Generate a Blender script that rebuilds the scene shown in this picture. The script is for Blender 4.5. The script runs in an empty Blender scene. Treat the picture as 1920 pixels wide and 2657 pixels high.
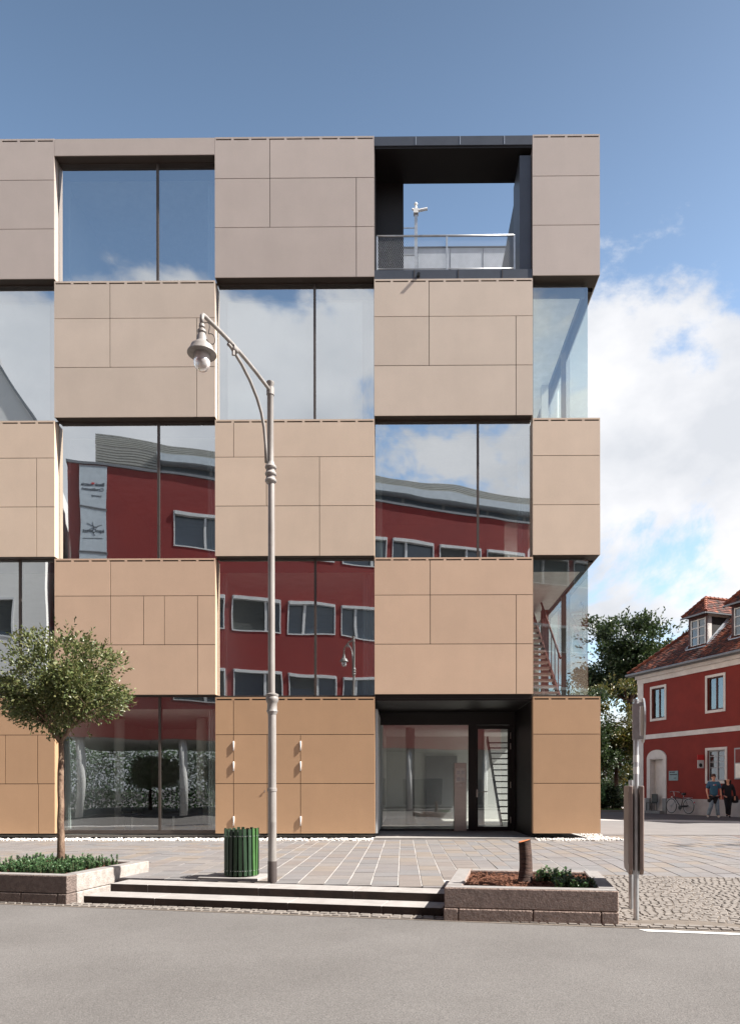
import bpy, bmesh, math, random
from mathutils import Vector, Matrix, noise
R = math.radians
random.seed(7)
sc = bpy.context.scene
COL = sc.collection

# ------------------------------------------------------------------ camera, sky, sun, exposure
cam = bpy.data.cameras.new("camera"); camo = bpy.data.objects.new("camera", cam); COL.objects.link(camo)
cam.sensor_fit = 'HORIZONTAL'; cam.sensor_width = 36.0; cam.lens = 36.0 * 1843.0 / 1920.0
cam.shift_x = -(1030.0 - 960.0) / 1920.0
cam.shift_y = (2045.0 - 1328.5) / 1920.0
cam.clip_start = 0.1; cam.clip_end = 2000
camo.location = (0, -17.35, 1.27)
camo.rotation_euler = (R(90), R(0.06), R(0.465))
sc.camera = camo

SUN_AZ, SUN_EL = R(9.8), R(46)           # sun stands to the right, just in front of the facade plane
to_sun = Vector((math.cos(SUN_EL) * math.cos(SUN_AZ), -math.cos(SUN_EL) * math.sin(SUN_AZ), math.sin(SUN_EL)))

def N(nt, t, **kw):
    n = nt.nodes.new(t)
    for k, v in kw.items():
        if k == 'ins':
            for a, b in v.items(): n.inputs[a].default_value = b
        else: setattr(n, k, v)
    return n

def make_world():
    w = bpy.data.worlds.new("World"); sc.world = w; w.use_nodes = True
    nt = w.node_tree; nt.nodes.clear(); L = nt.links.new
    sky = N(nt, 'ShaderNodeTexSky', sky_type='NISHITA', sun_disc=False)
    sky.sun_elevation = SUN_EL; sky.sun_rotation = math.atan2(to_sun.x, to_sun.y)
    sky.air_density = 1.0; sky.dust_density = 1.4; sky.ozone_density = 0.7; sky.altitude = 350
    tc = N(nt, 'ShaderNodeTexCoord')
    sep = N(nt, 'ShaderNodeSeparateXYZ'); L(tc.outputs['Generated'], sep.inputs[0])
    mp = N(nt, 'ShaderNodeMapping'); mp.inputs['Location'].default_value = (3.7, 6.2, 14.4); mp.inputs['Scale'].default_value = (1, 1, 1.55)
    L(tc.outputs['Generated'], mp.inputs[0])
    n1 = N(nt, 'ShaderNodeTexNoise', ins={'Scale': 2.6, 'Detail': 9.0, 'Roughness': 0.56, 'Lacunarity': 2.2, 'Distortion': 0.25})
    L(mp.outputs[0], n1.inputs['Vector'])
    # coverage: banks of cumulus low in the sky, thinning out upwards
    cov = N(nt, 'ShaderNodeMapRange', ins={'From Min': 0.42, 'From Max': 0.70, 'To Min': 0.18, 'To Max': -0.14}); L(sep.outputs['Z'], cov.inputs[0])
    add = N(nt, 'ShaderNodeMath', operation='ADD'); L(n1.outputs['Fac'], add.inputs[0]); L(cov.outputs[0], add.inputs[1])
    mask = N(nt, 'ShaderNodeMapRange', interpolation_type='SMOOTHSTEP', ins={'From Min': 0.545, 'From Max': 0.63}); L(add.outputs[0], mask.inputs[0])
    # cloud body: bright tops, greyer bellies
    n2 = N(nt, 'ShaderNodeTexNoise', ins={'Scale': 5.0, 'Detail': 6.0, 'Roughness': 0.55}); L(mp.outputs[0], n2.inputs['Vector'])
    shade = N(nt, 'ShaderNodeMapRange', ins={'From Min': 0.36, 'From Max': 0.62}); L(n2.outputs['Fac'], shade.inputs[0])
    cc = N(nt, 'ShaderNodeMix', data_type='RGBA'); cc.inputs[6].default_value = (2.9, 3.0, 3.2, 1); cc.inputs[7].default_value = (3.9, 3.9, 4.0, 1)
    L(shade.outputs[0], cc.inputs[0])
    mix = N(nt, 'ShaderNodeMix', data_type='RGBA'); hs = N(nt, 'ShaderNodeHueSaturation', ins={'Hue': .493, 'Saturation': .98, 'Value': .90}); L(sky.outputs[0], hs.inputs['Color']); zr = N(nt, 'ShaderNodeMapRange', ins={'From Min': .45, 'From Max': .82, 'To Min': 1.12, 'To Max': .50}); L(sep.outputs['Z'], zr.inputs[0]); sk = N(nt, 'ShaderNodeVectorMath', operation='SCALE'); L(hs.outputs[0], sk.inputs[0]); L(zr.outputs[0], sk.inputs['Scale'])
    L(mask.outputs[0], mix.inputs[0]); L(sk.outputs[0], mix.inputs[6]); L(cc.outputs[2], mix.inputs[7])
    bg = N(nt, 'ShaderNodeBackground', ins={'Strength': 0.10}); L(mix.outputs[2], bg.inputs[0])
    out = N(nt, 'ShaderNodeOutputWorld'); L(bg.outputs[0], out.inputs[0])
make_world()

sl = bpy.data.lights.new("sun", 'SUN'); sl.energy = 5.0; sl.angle = R(0.53); sl.color = (1.0, 0.95, 0.88)
slo = bpy.data.objects.new("sun", sl); COL.objects.link(slo)
slo.rotation_euler = to_sun.to_track_quat('Z', 'Y').to_euler(); slo.location = (30, -10, 40)

vs = sc.view_settings; vs.view_transform = 'Standard'; vs.look = 'None'; vs.gamma = 1.0; vs.use_curve_mapping = False; vs.exposure = 1.42
sc.cycles.use_denoising = True
sc.cycles.max_bounces = 8; sc.cycles.diffuse_bounces = 4; sc.cycles.glossy_bounces = 4; sc.cycles.transmission_bounces = 4; sc.cycles.transparent_max_bounces = 14
sc.cycles.sample_clamp_indirect = 6.0
sc.cycles.caustics_reflective = False; sc.cycles.caustics_refractive = False

# ------------------------------------------------------------------ materials
def srgb(r, g, b):
    f = lambda c: (c / 255 / 12.92) if c / 255 <= .04045 else ((c / 255 + .055) / 1.055) ** 2.4
    return (f(r), f(g), f(b))
def pmat(name, c1, c2=None, scale=4.0, rough=0.6, bump=0.0, bscale=60.0, metallic=0.0, spec=0.4, detail=5.0, stretch=(1, 1, 1), lo=0.35, hi=0.65, bdist=0.01, fine=None, rvar=0.0):
    m = bpy.data.materials.new(name); m.use_nodes = True; nt = m.node_tree; L = nt.links.new
    b = nt.nodes['Principled BSDF']
    b.inputs['Roughness'].default_value = rough; b.inputs['Metallic'].default_value = metallic; b.inputs['Specular IOR Level'].default_value = spec
    b.inputs['Base Color'].default_value = (*c1, 1)
    if c2 is None: c2 = tuple(min(1, c * 0.86) for c in c1)
    g = N(nt, 'ShaderNodeNewGeometry')
    mp = N(nt, 'ShaderNodeMapping'); mp.inputs['Scale'].default_value = stretch; L(g.outputs['Position'], mp.inputs[0])
    n = N(nt, 'ShaderNodeTexNoise', ins={'Scale': scale, 'Detail': detail, 'Roughness': 0.6}); L(mp.outputs[0], n.inputs['Vector'])
    r = N(nt, 'ShaderNodeMapRange', ins={'From Min': lo, 'From Max': hi}); L(n.outputs['Fac'], r.inputs[0])
    mx = N(nt, 'ShaderNodeMix', data_type='RGBA'); mx.inputs[6].default_value = (*c1, 1); mx.inputs[7].default_value = (*c2, 1)
    L(r.outputs[0], mx.inputs[0]); col = mx.outputs[2]
    if fine:                                   # fine speckle: (scale, amount)
        n3 = N(nt, 'ShaderNodeTexNoise', ins={'Scale': fine[0], 'Detail': 3.0, 'Roughness': 0.7}); L(mp.outputs[0], n3.inputs['Vector'])
        r3 = N(nt, 'ShaderNodeMapRange', ins={'From Min': 0.3, 'From Max': 0.7, 'To Min': 1 - fine[1], 'To Max': 1 + fine[1]}); L(n3.outputs['Fac'], r3.inputs[0])
        vm = N(nt, 'ShaderNodeVectorMath', operation='SCALE'); L(col, vm.inputs[0]); L(r3.outputs[0], vm.inputs['Scale']); col = vm.outputs[0]
    L(col, b.inputs['Base Color'])
    if rvar:
        rr = N(nt, 'ShaderNodeMapRange', ins={'To Min': rough - rvar, 'To Max': rough + rvar}); L(n.outputs['Fac'], rr.inputs[0]); L(rr.outputs[0], b.inputs['Roughness'])
    if bump:
        n2 = N(nt, 'ShaderNodeTexNoise', ins={'Scale': bscale, 'Detail': 4.0, 'Roughness': 0.65}); L(mp.outputs[0], n2.inputs['Vector'])
        bp = N(nt, 'ShaderNodeBump', ins={'Strength': bump, 'Distance': bdist}); L(n2.outputs['Fac'], bp.inputs['Height']); L(bp.outputs[0], b.inputs['Normal'])
    return m
def glass_mats():
    def mk(name, refl, tint, wav):
        m = bpy.data.materials.new(name); m.use_nodes = True; nt = m.node_tree; nt.nodes.clear(); L = nt.links.new
        out = N(nt, 'ShaderNodeOutputMaterial'); tr = N(nt, 'ShaderNodeBsdfTransparent'); tr.inputs[0].default_value = (*tint, 1)
        if refl is None: L(tr.outputs[0], out.inputs[0]); return m
        gl = N(nt, 'ShaderNodeBsdfGlossy', ins={'Roughness': 0.0}); gl.inputs[0].default_value = (0.93, 0.97, 1.0, 1)
        lw = N(nt, 'ShaderNodeLayerWeight', ins={'Blend': 0.5})
        pw = N(nt, 'ShaderNodeMath', operation='POWER'); pw.inputs[1].default_value = 4.0; L(lw.outputs['Facing'], pw.inputs[0])
        mr = N(nt, 'ShaderNodeMapRange', ins={'To Min': refl, 'To Max': 0.98}); L(pw.outputs[0], mr.inputs[0])
        g = N(nt, 'ShaderNodeNewGeometry'); n = N(nt, 'ShaderNodeTexNoise', ins={'Scale': 0.55, 'Detail': 1.0}); L(g.outputs['Position'], n.inputs['Vector'])
        bp = N(nt, 'ShaderNodeBump', ins={'Strength': 1.0, 'Distance': wav}); L(n.outputs['Fac'], bp.inputs['Height']); L(bp.outputs[0], gl.inputs['Normal'])
        mx = N(nt, 'ShaderNodeMixShader'); L(mr.outputs[0], mx.inputs[0]); L(tr.outputs[0], mx.inputs[1]); L(gl.outputs[0], mx.inputs[2]); L(mx.outputs[0], out.inputs[0])
        return m
    return mk
GM = glass_mats()
M = {}
M['glass'] = GM('window_glass', 0.56, (0.84, 0.89, 0.89), 0.006)
M['glass_mid'] = GM('ground_floor_glass', 0.30, (0.90, 0.94, 0.92), 0.007)
M['glass_corner'] = GM('stair_glass', 0.15, (0.88, 0.92, 0.91), 0.004)
M['glass_in'] = GM('window_glass_inner', None, (0.96, 0.98, 0.97), 0)
M['glass_clear'] = GM('entrance_glass', 0.25, (0.86, 0.90, 0.89), 0.003)
M['house_glass'] = GM('house_glass', 0.14, (0.6, 0.64, 0.66), 0.004)
rowcol = [(182, 169, 160), (200, 184, 168), (210, 189, 168), (204, 175, 150), (184, 149, 117)]
for i, c in enumerate(rowcol):
    a = srgb(*c)
    pmn = M['panel%d' % i] = pmat('cladding_panel_%d' % i, a, tuple(x * .93 for x in a), scale=1.1, rough=0.42, spec=0.45, fine=(38, .035), bump=.05, bscale=90, bdist=.003, rvar=.06)
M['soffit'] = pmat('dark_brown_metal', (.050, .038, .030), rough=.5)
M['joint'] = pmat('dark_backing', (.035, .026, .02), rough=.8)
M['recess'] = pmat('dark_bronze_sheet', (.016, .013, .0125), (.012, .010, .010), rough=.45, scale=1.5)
M['frame'] = pmat('bronze_window_frame', (.085, .070, .062), rough=.4, metallic=.3)
M['coping'] = pmat('anthracite_sheet', srgb(78, 82, 90), rough=.45, metallic=.4, scale=2)
M['white'] = pmat('interior_white_paint', (.72, .72, .70), (.68, .68, .66), rough=.7)
M['stairbrown'] = pmat('stair_tread_stone', srgb(150, 116, 106), srgb(130, 98, 90), rough=.6)
M['redbrown'] = pmat('red_brown_steel', srgb(92, 52, 48), rough=.5)
M['beige'] = pmat('beige_wall_paint', srgb(214, 190, 172), rough=.7)
M['ceil'] = pmat('interior_ceiling_paint', (.74, .75, .75), rough=.8)
M['spandrel'] = pmat('grey_spandrel', (.10, .12, .13), rough=.6)
M['curtain'] = pmat('pale_curtain', (.62, .66, .66), (.56, .6, .6), rough=.9, stretch=(12, 12, .2))
M['screen'] = pmat('sun_screen_fabric', (.80, .83, .84), (.76, .79, .80), rough=.9)
M['ifloor'] = pmat('interior_floor', (.42, .41, .38), rough=.35)
M['wood'] = pmat('wooden_floor', (.30, .19, .11), rough=.4, stretch=(1, 8, 1))
M['concrete'] = pmat('concrete_slab', srgb(150, 146, 142), srgb(135, 131, 127), rough=.8, bump=.2, bscale=80)
M['signsteel'] = pmat('weathered_sign_frame', srgb(146, 130, 123), srgb(126, 112, 106), rough=.45, metallic=.35, stretch=(2, 2, 1))
M['steel'] = pmat('brushed_steel', (.46, .42, .40), (.40, .37, .35), rough=.35, metallic=.9, stretch=(1, 1, 20))
M['galv'] = pmat('galvanised_steel', (.50, .51, .52), (.40, .41, .42), rough=.42, metallic=.75, scale=9)
M['redinner'] = pmat('red_interior_wall', srgb(120, 50, 46), rough=.7)
M['asphalt'] = pmat('asphalt', srgb(103, 100, 98), srgb(95, 92, 90), scale=.7, rough=.86, bump=.5, bscale=90, bdist=.012, fine=(75, .32), spec=.25)
M['asphalt2'] = pmat('dark_asphalt', srgb(84, 80, 81), srgb(76, 72, 73), scale=1.2, rough=.88, bump=.4, bscale=120, fine=(110, .2))
M['mortar'] = pmat('pale_mortar', srgb(186, 182, 178), srgb(160, 156, 152), scale=6, rough=.9, fine=(60, .1))
SLABS = [(109, 105, 103), (106, 102, 101), (112, 107, 104), (109, 102, 98), (105, 103, 103), (113, 105, 98), (108, 105, 105)]
for i, c in enumerate(SLABS):
    M['slab%d' % i] = pmat('porphyry_slab_%d' % i, srgb(*c), srgb(*[x * 1.09 for x in c]), scale=2.2, rough=.72, bump=.35, bscale=35, bdist=.008, fine=(26, .10), stretch=(.6, 2, 1))
M['redpaver'] = pmat('reddish_porphyry_paving', srgb(108, 97, 93), srgb(100, 90, 88), scale=1.3, rough=.8, bump=.4, bscale=30, fine=(14, .14), stretch=(.5, 1.6, 1))
M['palepave'] = pmat('pale_paving', srgb(114, 111, 110), srgb(106, 103, 102), scale=1.2, rough=.85, fine=(20, .07))
M['sett'] = pmat('granite_setts', srgb(126, 119, 113), srgb(112, 106, 101), scale=7, rough=.8, bump=.4, bscale=70, fine=(60, .12))
M['grout'] = pmat('sandy_grout', srgb(108, 99, 91), srgb(94, 86, 78), scale=9, rough=.95, fine=(80, .2))
M['granite'] = pmat('shaded_rough_granite', srgb(124, 110, 103), srgb(102, 90, 84), scale=16, rough=.85, bump=1.0, bscale=38, bdist=.03, fine=(95, .22))  # left planter front: light stone coloured darker for its shade
M['granite_warm'] = pmat('warm_rough_granite', srgb(158, 138, 128), srgb(132, 114, 106), scale=16, rough=.85, bump=1.0, bscale=34, bdist=.035, fine=(80, .25))  # right planter stone, lightened in place of grazing sun
M['granite_sunlit'] = pmat('sunlit_rough_granite', srgb(164, 156, 150), srgb(142, 134, 128), scale=12, rough=.85, bump=.6, bscale=40, bdist=.02, fine=(90, .18))  # left planter sides: the same stone coloured paler for the sun on them
M['granite_top'] = pmat('sawn_granite', srgb(138, 134, 132), srgb(124, 120, 117), scale=12, rough=.75, fine=(110, .15), bump=.15)
M['riser'] = pmat('dark_step_front', srgb(66, 54, 48), srgb(46, 38, 34), scale=4, rough=.85, fine=(60, .2), bump=.3, bscale=60)  # step fronts in a darker brown than the treads
M['stepstone'] = pmat('step_stone', srgb(152, 148, 145), srgb(138, 133, 130), scale=5, rough=.8, fine=(90, .14), bump=.2, bscale=60)
M['mulch'] = pmat('bark_mulch', srgb(128, 84, 62), srgb(92, 58, 42), scale=40, rough=.95, bump=1.0, bscale=55, bdist=.05, fine=(70, .35))
M['pebble'] = pmat('white_pebbles', srgb(220, 216, 210), srgb(196, 190, 184), scale=14, rough=.7)
M['bark'] = pmat('tree_bark', srgb(122, 98, 80), srgb(78, 60, 48), scale=9, rough=.9, bump=.9, bscale=26, bdist=.02, stretch=(1, 1, .35))
M['bark_pale'] = pmat('pale_mottled_bark', srgb(140, 118, 100), srgb(88, 66, 54), scale=11, rough=.9, bump=1.0, bscale=30, bdist=.02, stretch=(1, 1, .5), fine=(40, .2))
M['bark_dark'] = pmat('dark_bark', srgb(84, 64, 56), srgb(50, 38, 34), scale=10, rough=.9, bump=.9, bscale=22, bdist=.02, stretch=(.5, .5, 2.5))
M['cutwood'] = pmat('cut_wood', srgb(196, 120, 74), srgb(170, 96, 58), scale=14, rough=.8)
M['lamp'] = pmat('grey_lamp_paint', srgb(150, 146, 143), srgb(128, 123, 119), scale=3, rough=.5, fine=(45, .10), stretch=(3, 3, .6))
M['lampdark'] = pmat('lamp_base_tar', srgb(74, 66, 64), rough=.6)
M['lampwhite'] = pmat('lamp_reflector', srgb(206, 196, 178), rough=.5)
M['rubber'] = pmat('black_rubber', (.014, .014, .015), rough=.6)
M['black'] = pmat('black_paint', (.012, .012, .013), rough=.4)
for i, c in enumerate([(34, 58, 38), (46, 72, 50), (22, 40, 28), (62, 102, 52)]):
    M['slat%d' % i] = pmat('green_slat_%d' % i, srgb(*c), srgb(*[x * .82 for x in c]), scale=6, rough=.5, stretch=(6, 6, 1), fine=(30, .12))
M['binliner'] = pmat('dark_liner', (.02, .022, .02), rough=.7)
M['redwall'] = pmat('red_render', srgb(122, 42, 35), srgb(110, 37, 31), scale=1.5, rough=.85, bump=.2, bscale=50, fine=(25, .05))
M['redopp'] = pmat('dark_red_render', srgb(124, 42, 40), srgb(116, 38, 38), scale=.8, rough=.85)
M['trim'] = pmat('white_trim', srgb(204, 200, 198), srgb(188, 184, 182), scale=2, rough=.8, fine=(12, .04))
M['plinth'] = pmat('grey_white_plinth', srgb(166, 160, 160), srgb(148, 142, 142), scale=2.5, rough=.85)
M['brownframe'] = pmat('brown_window_frame', srgb(72, 40, 36), rough=.5)
M['greyframe'] = pmat('grey_window_frame', srgb(150, 152, 158), rough=.5)
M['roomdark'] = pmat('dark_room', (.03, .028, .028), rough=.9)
M['net'] = pmat('net_curtain', srgb(150, 140, 130), srgb(120, 112, 104), rough=.9, stretch=(14, 14, .2))
for i, c in enumerate([(120, 64, 48), (98, 54, 44), (78, 48, 42), (146, 82, 58), (66, 48, 44)]):
    M['tile%d' % i] = pmat('clay_tile_%d' % i, srgb(*c), srgb(*[x * .72 for x in c]), scale=6, rough=.8, fine=(18, .2))
M['gutter'] = pmat('zinc_gutter', srgb(120, 122, 126), rough=.45, metallic=.5)
M['zinc'] = pmat('zinc_flashing', srgb(176, 182, 190), srgb(150, 156, 164), rough=.4, metallic=.5)
M['greydoor'] = pmat('grey_door', srgb(150, 148, 150), rough=.6)
M['graystone'] = pmat('grey_stone', srgb(120, 122, 124), rough=.8)
M['plaque'] = pmat('glass_plaque', srgb(112, 136, 142), srgb(96, 120, 128), rough=.3)
M['ink'] = pmat('dark_print', (.02, .025, .04), rough=.6)
M['redink'] = pmat('red_print', srgb(190, 40, 40), rough=.6)
M['oppwhite'] = pmat('pale_render', srgb(206, 206, 204), srgb(196, 196, 194), scale=.7, rough=.85)
M['oppgrey'] = pmat('grey_render', srgb(140, 140, 142), rough=.85)
M['louver'] = pmat('aluminium_louver', srgb(150, 150, 144), rough=.5, metallic=.3)
M['winwhite'] = pmat('white_window_frame', srgb(196, 198, 199), rough=.5)
M['banner'] = pmat('silver_banner', srgb(176, 186, 194), srgb(164, 174, 182), rough=.5)
M['blind'] = pmat('venetian_blind', srgb(120, 124, 122), srgb(92, 96, 94), scale=1, rough=.6, stretch=(.1, .1, 30))
M['roomblue'] = pmat('window_interior', srgb(52, 66, 80), rough=.2, spec=.9)
M['skin'] = pmat('skin', srgb(206, 152, 126), srgb(196, 140, 116), rough=.6)
M['denim'] = pmat('pale_denim', srgb(134, 148, 158), srgb(104, 120, 134), scale=9, rough=.9)
M['tshirt'] = pmat('blue_tshirt', srgb(58, 86, 122), srgb(48, 92, 100), scale=4, rough=.9)
M['darkcloth'] = pmat('black_cloth', (.012, .011, .015), rough=.9)
M['hair'] = pmat('brown_hair', srgb(70, 42, 30), rough=.7)
M['hairdark'] = pmat('dark_hair', srgb(38, 26, 24), rough=.7)
M['shoe'] = pmat('pale_shoe', srgb(190, 184, 178), rough=.7)
M['paper'] = pmat('white_label', srgb(226, 224, 220), rough=.6)
M['hingewhite'] = pmat('white_hinge', srgb(226, 222, 218), rough=.4)
M['marking'] = pmat('road_paint', srgb(214, 212, 208), srgb(196, 194, 190), scale=8, rough=.8, fine=(60, .1))
M['carblue'] = pmat('blue_car_paint', srgb(112, 140, 172), rough=.25, spec=.6)
M['bikedark'] = pmat('dark_bike_paint', (.02, .018, .02), rough=.35)

def leafmat(name, c1, c2, c3):
    m = bpy.data.materials.new(name); m.use_nodes = True; nt = m.node_tree; nt.nodes.clear(); L = nt.links.new
    out = N(nt, 'ShaderNodeOutputMaterial'); g = N(nt, 'ShaderNodeNewGeometry')
    rp = N(nt, 'ShaderNodeValToRGB'); e = rp.color_ramp.elements
    e[0].position = 0.0; e[0].color = (*c1, 1); e[1].position = 1.0; e[1].color = (*c3, 1); k = e.new(.55); k.color = (*c2, 1)
    L(g.outputs['Random Per Island'], rp.inputs[0])
    b = N(nt, 'ShaderNodeBsdfPrincipled', ins={'Roughness': .42, 'Specular IOR Level': .5}); L(rp.outputs[0], b.inputs['Base Color'])
    t = N(nt, 'ShaderNodeBsdfTranslucent'); L(rp.outputs[0], t.inputs[0])
    mx = N(nt, 'ShaderNodeMixShader', ins={0: .3}); L(b.outputs[0], mx.inputs[1]); L(t.outputs[0], mx.inputs[2]); L(mx.outputs[0], out.inputs[0])
    return m
M['leaf_olive'] = leafmat('olive_leaves', (.06, .085, .028), (.115, .14, .046), (.22, .215, .085))
M['leaf_dark'] = leafmat('dark_green_leaves', (.018, .034, .012), (.032, .056, .018), (.065, .088, .028))
M['leaf_cover'] = leafmat('ground_cover_leaves', (.06, .13, .06), (.11, .21, .09), (.20, .30, .15))
M['leaf_mid'] = leafmat('mid_green_leaves', (.025, .06, .018), (.04, .09, .026), (.08, .14, .04))
M['leaf_yellow'] = leafmat('yellow_green_leaves', (.045, .06, .012), (.085, .09, .018), (.17, .12, .03))
M['leaf_green'] = leafmat('fresh_green_leaves', (.06, .13, .05), (.10, .20, .075), (.17, .28, .11))
M['grass'] = leafmat('grass_blades', (.05, .09, .02), (.08, .13, .03), (.12, .16, .05))

def panel_tone(m):                       # each panel a slightly different batch tone, faint rain streaks
    nt = m.node_tree; L = nt.links.new; b = nt.nodes['Principled BSDF']; src = b.inputs['Base Color'].links[0].from_socket
    oi = N(nt, 'ShaderNodeObjectInfo'); r = N(nt, 'ShaderNodeMapRange', ins={'To Min': .955, 'To Max': 1.035}); L(oi.outputs['Random'], r.inputs[0])
    g = N(nt, 'ShaderNodeNewGeometry'); mp = N(nt, 'ShaderNodeMapping'); mp.inputs['Scale'].default_value = (3.2, 3.2, .5); L(g.outputs['Position'], mp.inputs[0])
    n = N(nt, 'ShaderNodeTexNoise', ins={'Scale': 1.0, 'Detail': 5.0, 'Roughness': .65}); L(mp.outputs[0], n.inputs['Vector'])
    r2 = N(nt, 'ShaderNodeMapRange', ins={'From Min': .35, 'From Max': .68, 'To Min': 1.008, 'To Max': .98}); L(n.outputs['Fac'], r2.inputs[0])
    mu = N(nt, 'ShaderNodeMath', operation='MULTIPLY'); L(r.outputs[0], mu.inputs[0]); L(r2.outputs[0], mu.inputs[1])
    v = N(nt, 'ShaderNodeVectorMath', operation='SCALE'); L(src, v.inputs[0]); L(mu.outputs[0], v.inputs['Scale']); L(v.outputs[0], b.inputs['Base Color'])
for i in range(5): panel_tone(M['panel%d' % i])

# ------------------------------------------------------------------ mesh helpers
ORG = {}
def empty(name, loc=(0, 0, 0)):
    o = bpy.data.objects.new(name, None); COL.objects.link(o); o.location = loc; o.empty_display_size = .2; ORG[o.name] = Vector(loc); return o
def tag(o, label=None, cat=None, group=None, kind=None):
    if label: o['label'] = label
    if cat: o['category'] = cat
    if group: o['group'] = group
    if kind: o['kind'] = kind
    return o
def origin(p):
    return ORG.get(p.name, Vector((0, 0, 0))) if p else Vector((0, 0, 0))
class MB:
    def __init__(s): s.v = []; s.f = []; s.mi = []
    def face(s, idx, m=0): s.f.append(idx); s.mi.append(m)
    def box(s, x0, x1, y0, y1, z0, z1, m=0, fr=None, frontmat=None):
        b = len(s.v)
        for p in ((x0, y0, z0), (x1, y0, z0), (x1, y1, z0), (x0, y1, z0), (x0, y0, z1), (x1, y0, z1), (x1, y1, z1), (x0, y1, z1)):
            s.v.append(fr(*p) if fr else p)
        for k, q in enumerate(((0, 3, 2, 1), (4, 5, 6, 7), (0, 1, 5, 4), (1, 2, 6, 5), (2, 3, 7, 6), (3, 0, 4, 7))):
            s.face([b + i for i in q], frontmat if (frontmat is not None and k == 2) else m)
        return s
    def prism(s, pts, a, b, fr=None, m=0):            # pts in local (p,q); extruded from a to b along 3rd axis; fr(p,q,e)->xyz
        n = len(pts); o = len(s.v)
        for e in (a, b):
            for p, q in pts: s.v.append(fr(p, q, e) if fr else (p, q, e))
        s.face([o + i for i in range(n)][::-1], m); s.face([o + n + i for i in range(n)], m)
        for i in range(n):
            j = (i + 1) % n; s.face([o + i, o + j, o + n + j, o + n + i], m)
        return s
    def tube(s, pts, r, n=8, m=0, cap=True):
        pts = [Vector(p) for p in pts]; rs = r if isinstance(r, (list, tuple)) else [r] * len(pts)
        o = len(s.v); ref = None
        for i, p in enumerate(pts):
            d = (pts[min(i + 1, len(pts) - 1)] - pts[max(i - 1, 0)]).normalized()
            if ref is None: ref = d.orthogonal().normalized()
            a = (ref - d * ref.dot(d))
            a = a.normalized() if a.length > 1e-5 else d.orthogonal().normalized()
            ref = a; c = d.cross(a)
            for k in range(n):
                t = 2 * math.pi * k / n; q = p + (a * math.cos(t) + c * math.sin(t)) * rs[i]; s.v.append(tuple(q))
        for i in range(len(pts) - 1):
            for k in range(n):
                j = (k + 1) % n; s.face([o + i * n + k, o + i * n + j, o + (i + 1) * n + j, o + (i + 1) * n + k], m)
        if cap:
            s.face([o + k for k in range(n)][::-1], m); s.face([o + (len(pts) - 1) * n + k for k in range(n)], m)
        return s
    def lathe(s, prof, c, n=20, m=0, ax=None):        # prof [(r,z)] about vertical axis through c
        o = len(s.v); c = Vector(c)
        for r, z in prof:
            for k in range(n):
                t = 2 * math.pi * k / n; s.v.append((c.x + r * math.cos(t), c.y + r * math.sin(t), c.z + z))
        for i in range(len(prof) - 1):
            for k in range(n):
                j = (k + 1) % n; s.face([o + i * n + k, o + i * n + j, o + (i + 1) * n + j, o + (i + 1) * n + k], m)
        s.face([o + k for k in range(n)][::-1], m); s.face([o + (len(prof) - 1) * n + k for k in range(n)], m)
        return s
    def torus(s, c, ax, R_, r, n=40, k=8, m=0, a0=0, a1=2 * math.pi):
        ax = Vector(ax).normalized(); u = Vector((0, 0, 1)); u = (u - ax * u.dot(ax)).normalized(); w = ax.cross(u); c = Vector(c)
        pts = [c + (u * math.cos(a0 + (a1 - a0) * i / n) + w * math.sin(a0 + (a1 - a0) * i / n)) * R_ for i in range(n + 1)]
        return s.tube(pts, r, k, m, cap=(a1 - a0) < 6.2)
    def build(s, name, mats, parent=None, smooth=False, bevel=0, kind=None, autosm=False):
        me = bpy.data.meshes.new(name); og = origin(parent)
        me.from_pydata([(x - og.x, y - og.y, z - og.z) for x, y, z in s.v], [], s.f)
        mats = mats if isinstance(mats, (list, tuple)) else [mats]
        for k in mats: me.materials.append(M[k] if isinstance(k, str) else k)
        if len(mats) > 1: me.polygons.foreach_set('material_index', s.mi)
        if smooth: me.polygons.foreach_set('use_smooth', [True] * len(me.polygons))
        me.update()
        o = bpy.data.objects.new(name, me); COL.objects.link(o)
        if smooth and autosm:
            try: me.set_sharp_from_angle(angle=R(38))
            except Exception: pass
        if parent: o.parent = parent; ORG[o.name] = og.copy()
        if bevel:
            b = o.modifiers.new('edge', 'BEVEL'); b.width = bevel; b.segments = 2; b.limit_method = 'ANGLE'
        if kind: o['kind'] = kind
        return o
def box(name, mat, parent, *a, **k):
    fr = k.pop('fr', None); return MB().box(*a, fr=fr).build(name, mat, parent, **k)
def xp(px):                                            # facade survey column -> metres along the facade
    a = (px - 1030.0) / 1843.0; y = R(.465); return 17.35 * (-math.sin(y) + a * math.cos(y)) / (math.cos(y) + a * math.sin(y))

# street frame: u runs along the kerb, v towards the building
TH = R(11.5); SO = Vector((0, -9.165)); SU = Vector((math.cos(TH), -math.sin(TH))); SV = Vector((math.sin(TH), math.cos(TH)))
def st(u, v, z): return (SO.x + SU.x * u + SV.x * v, SO.y + SU.y * u + SV.y * v, z)
def uv(x, y): d = Vector((x, y)) - SO; return d.dot(SU), d.dot(SV)
ROADZ = -.204
def sstep(a, b, x): t = max(0, min(1, (x - a) / (b - a))); return t * t * (3 - 2 * t)
def hgt(x, y):
    u, v = uv(x, y); return ROADZ * sstep(.6, 2.4, u) * (1 - sstep(0.0, 5.5, v))

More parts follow.
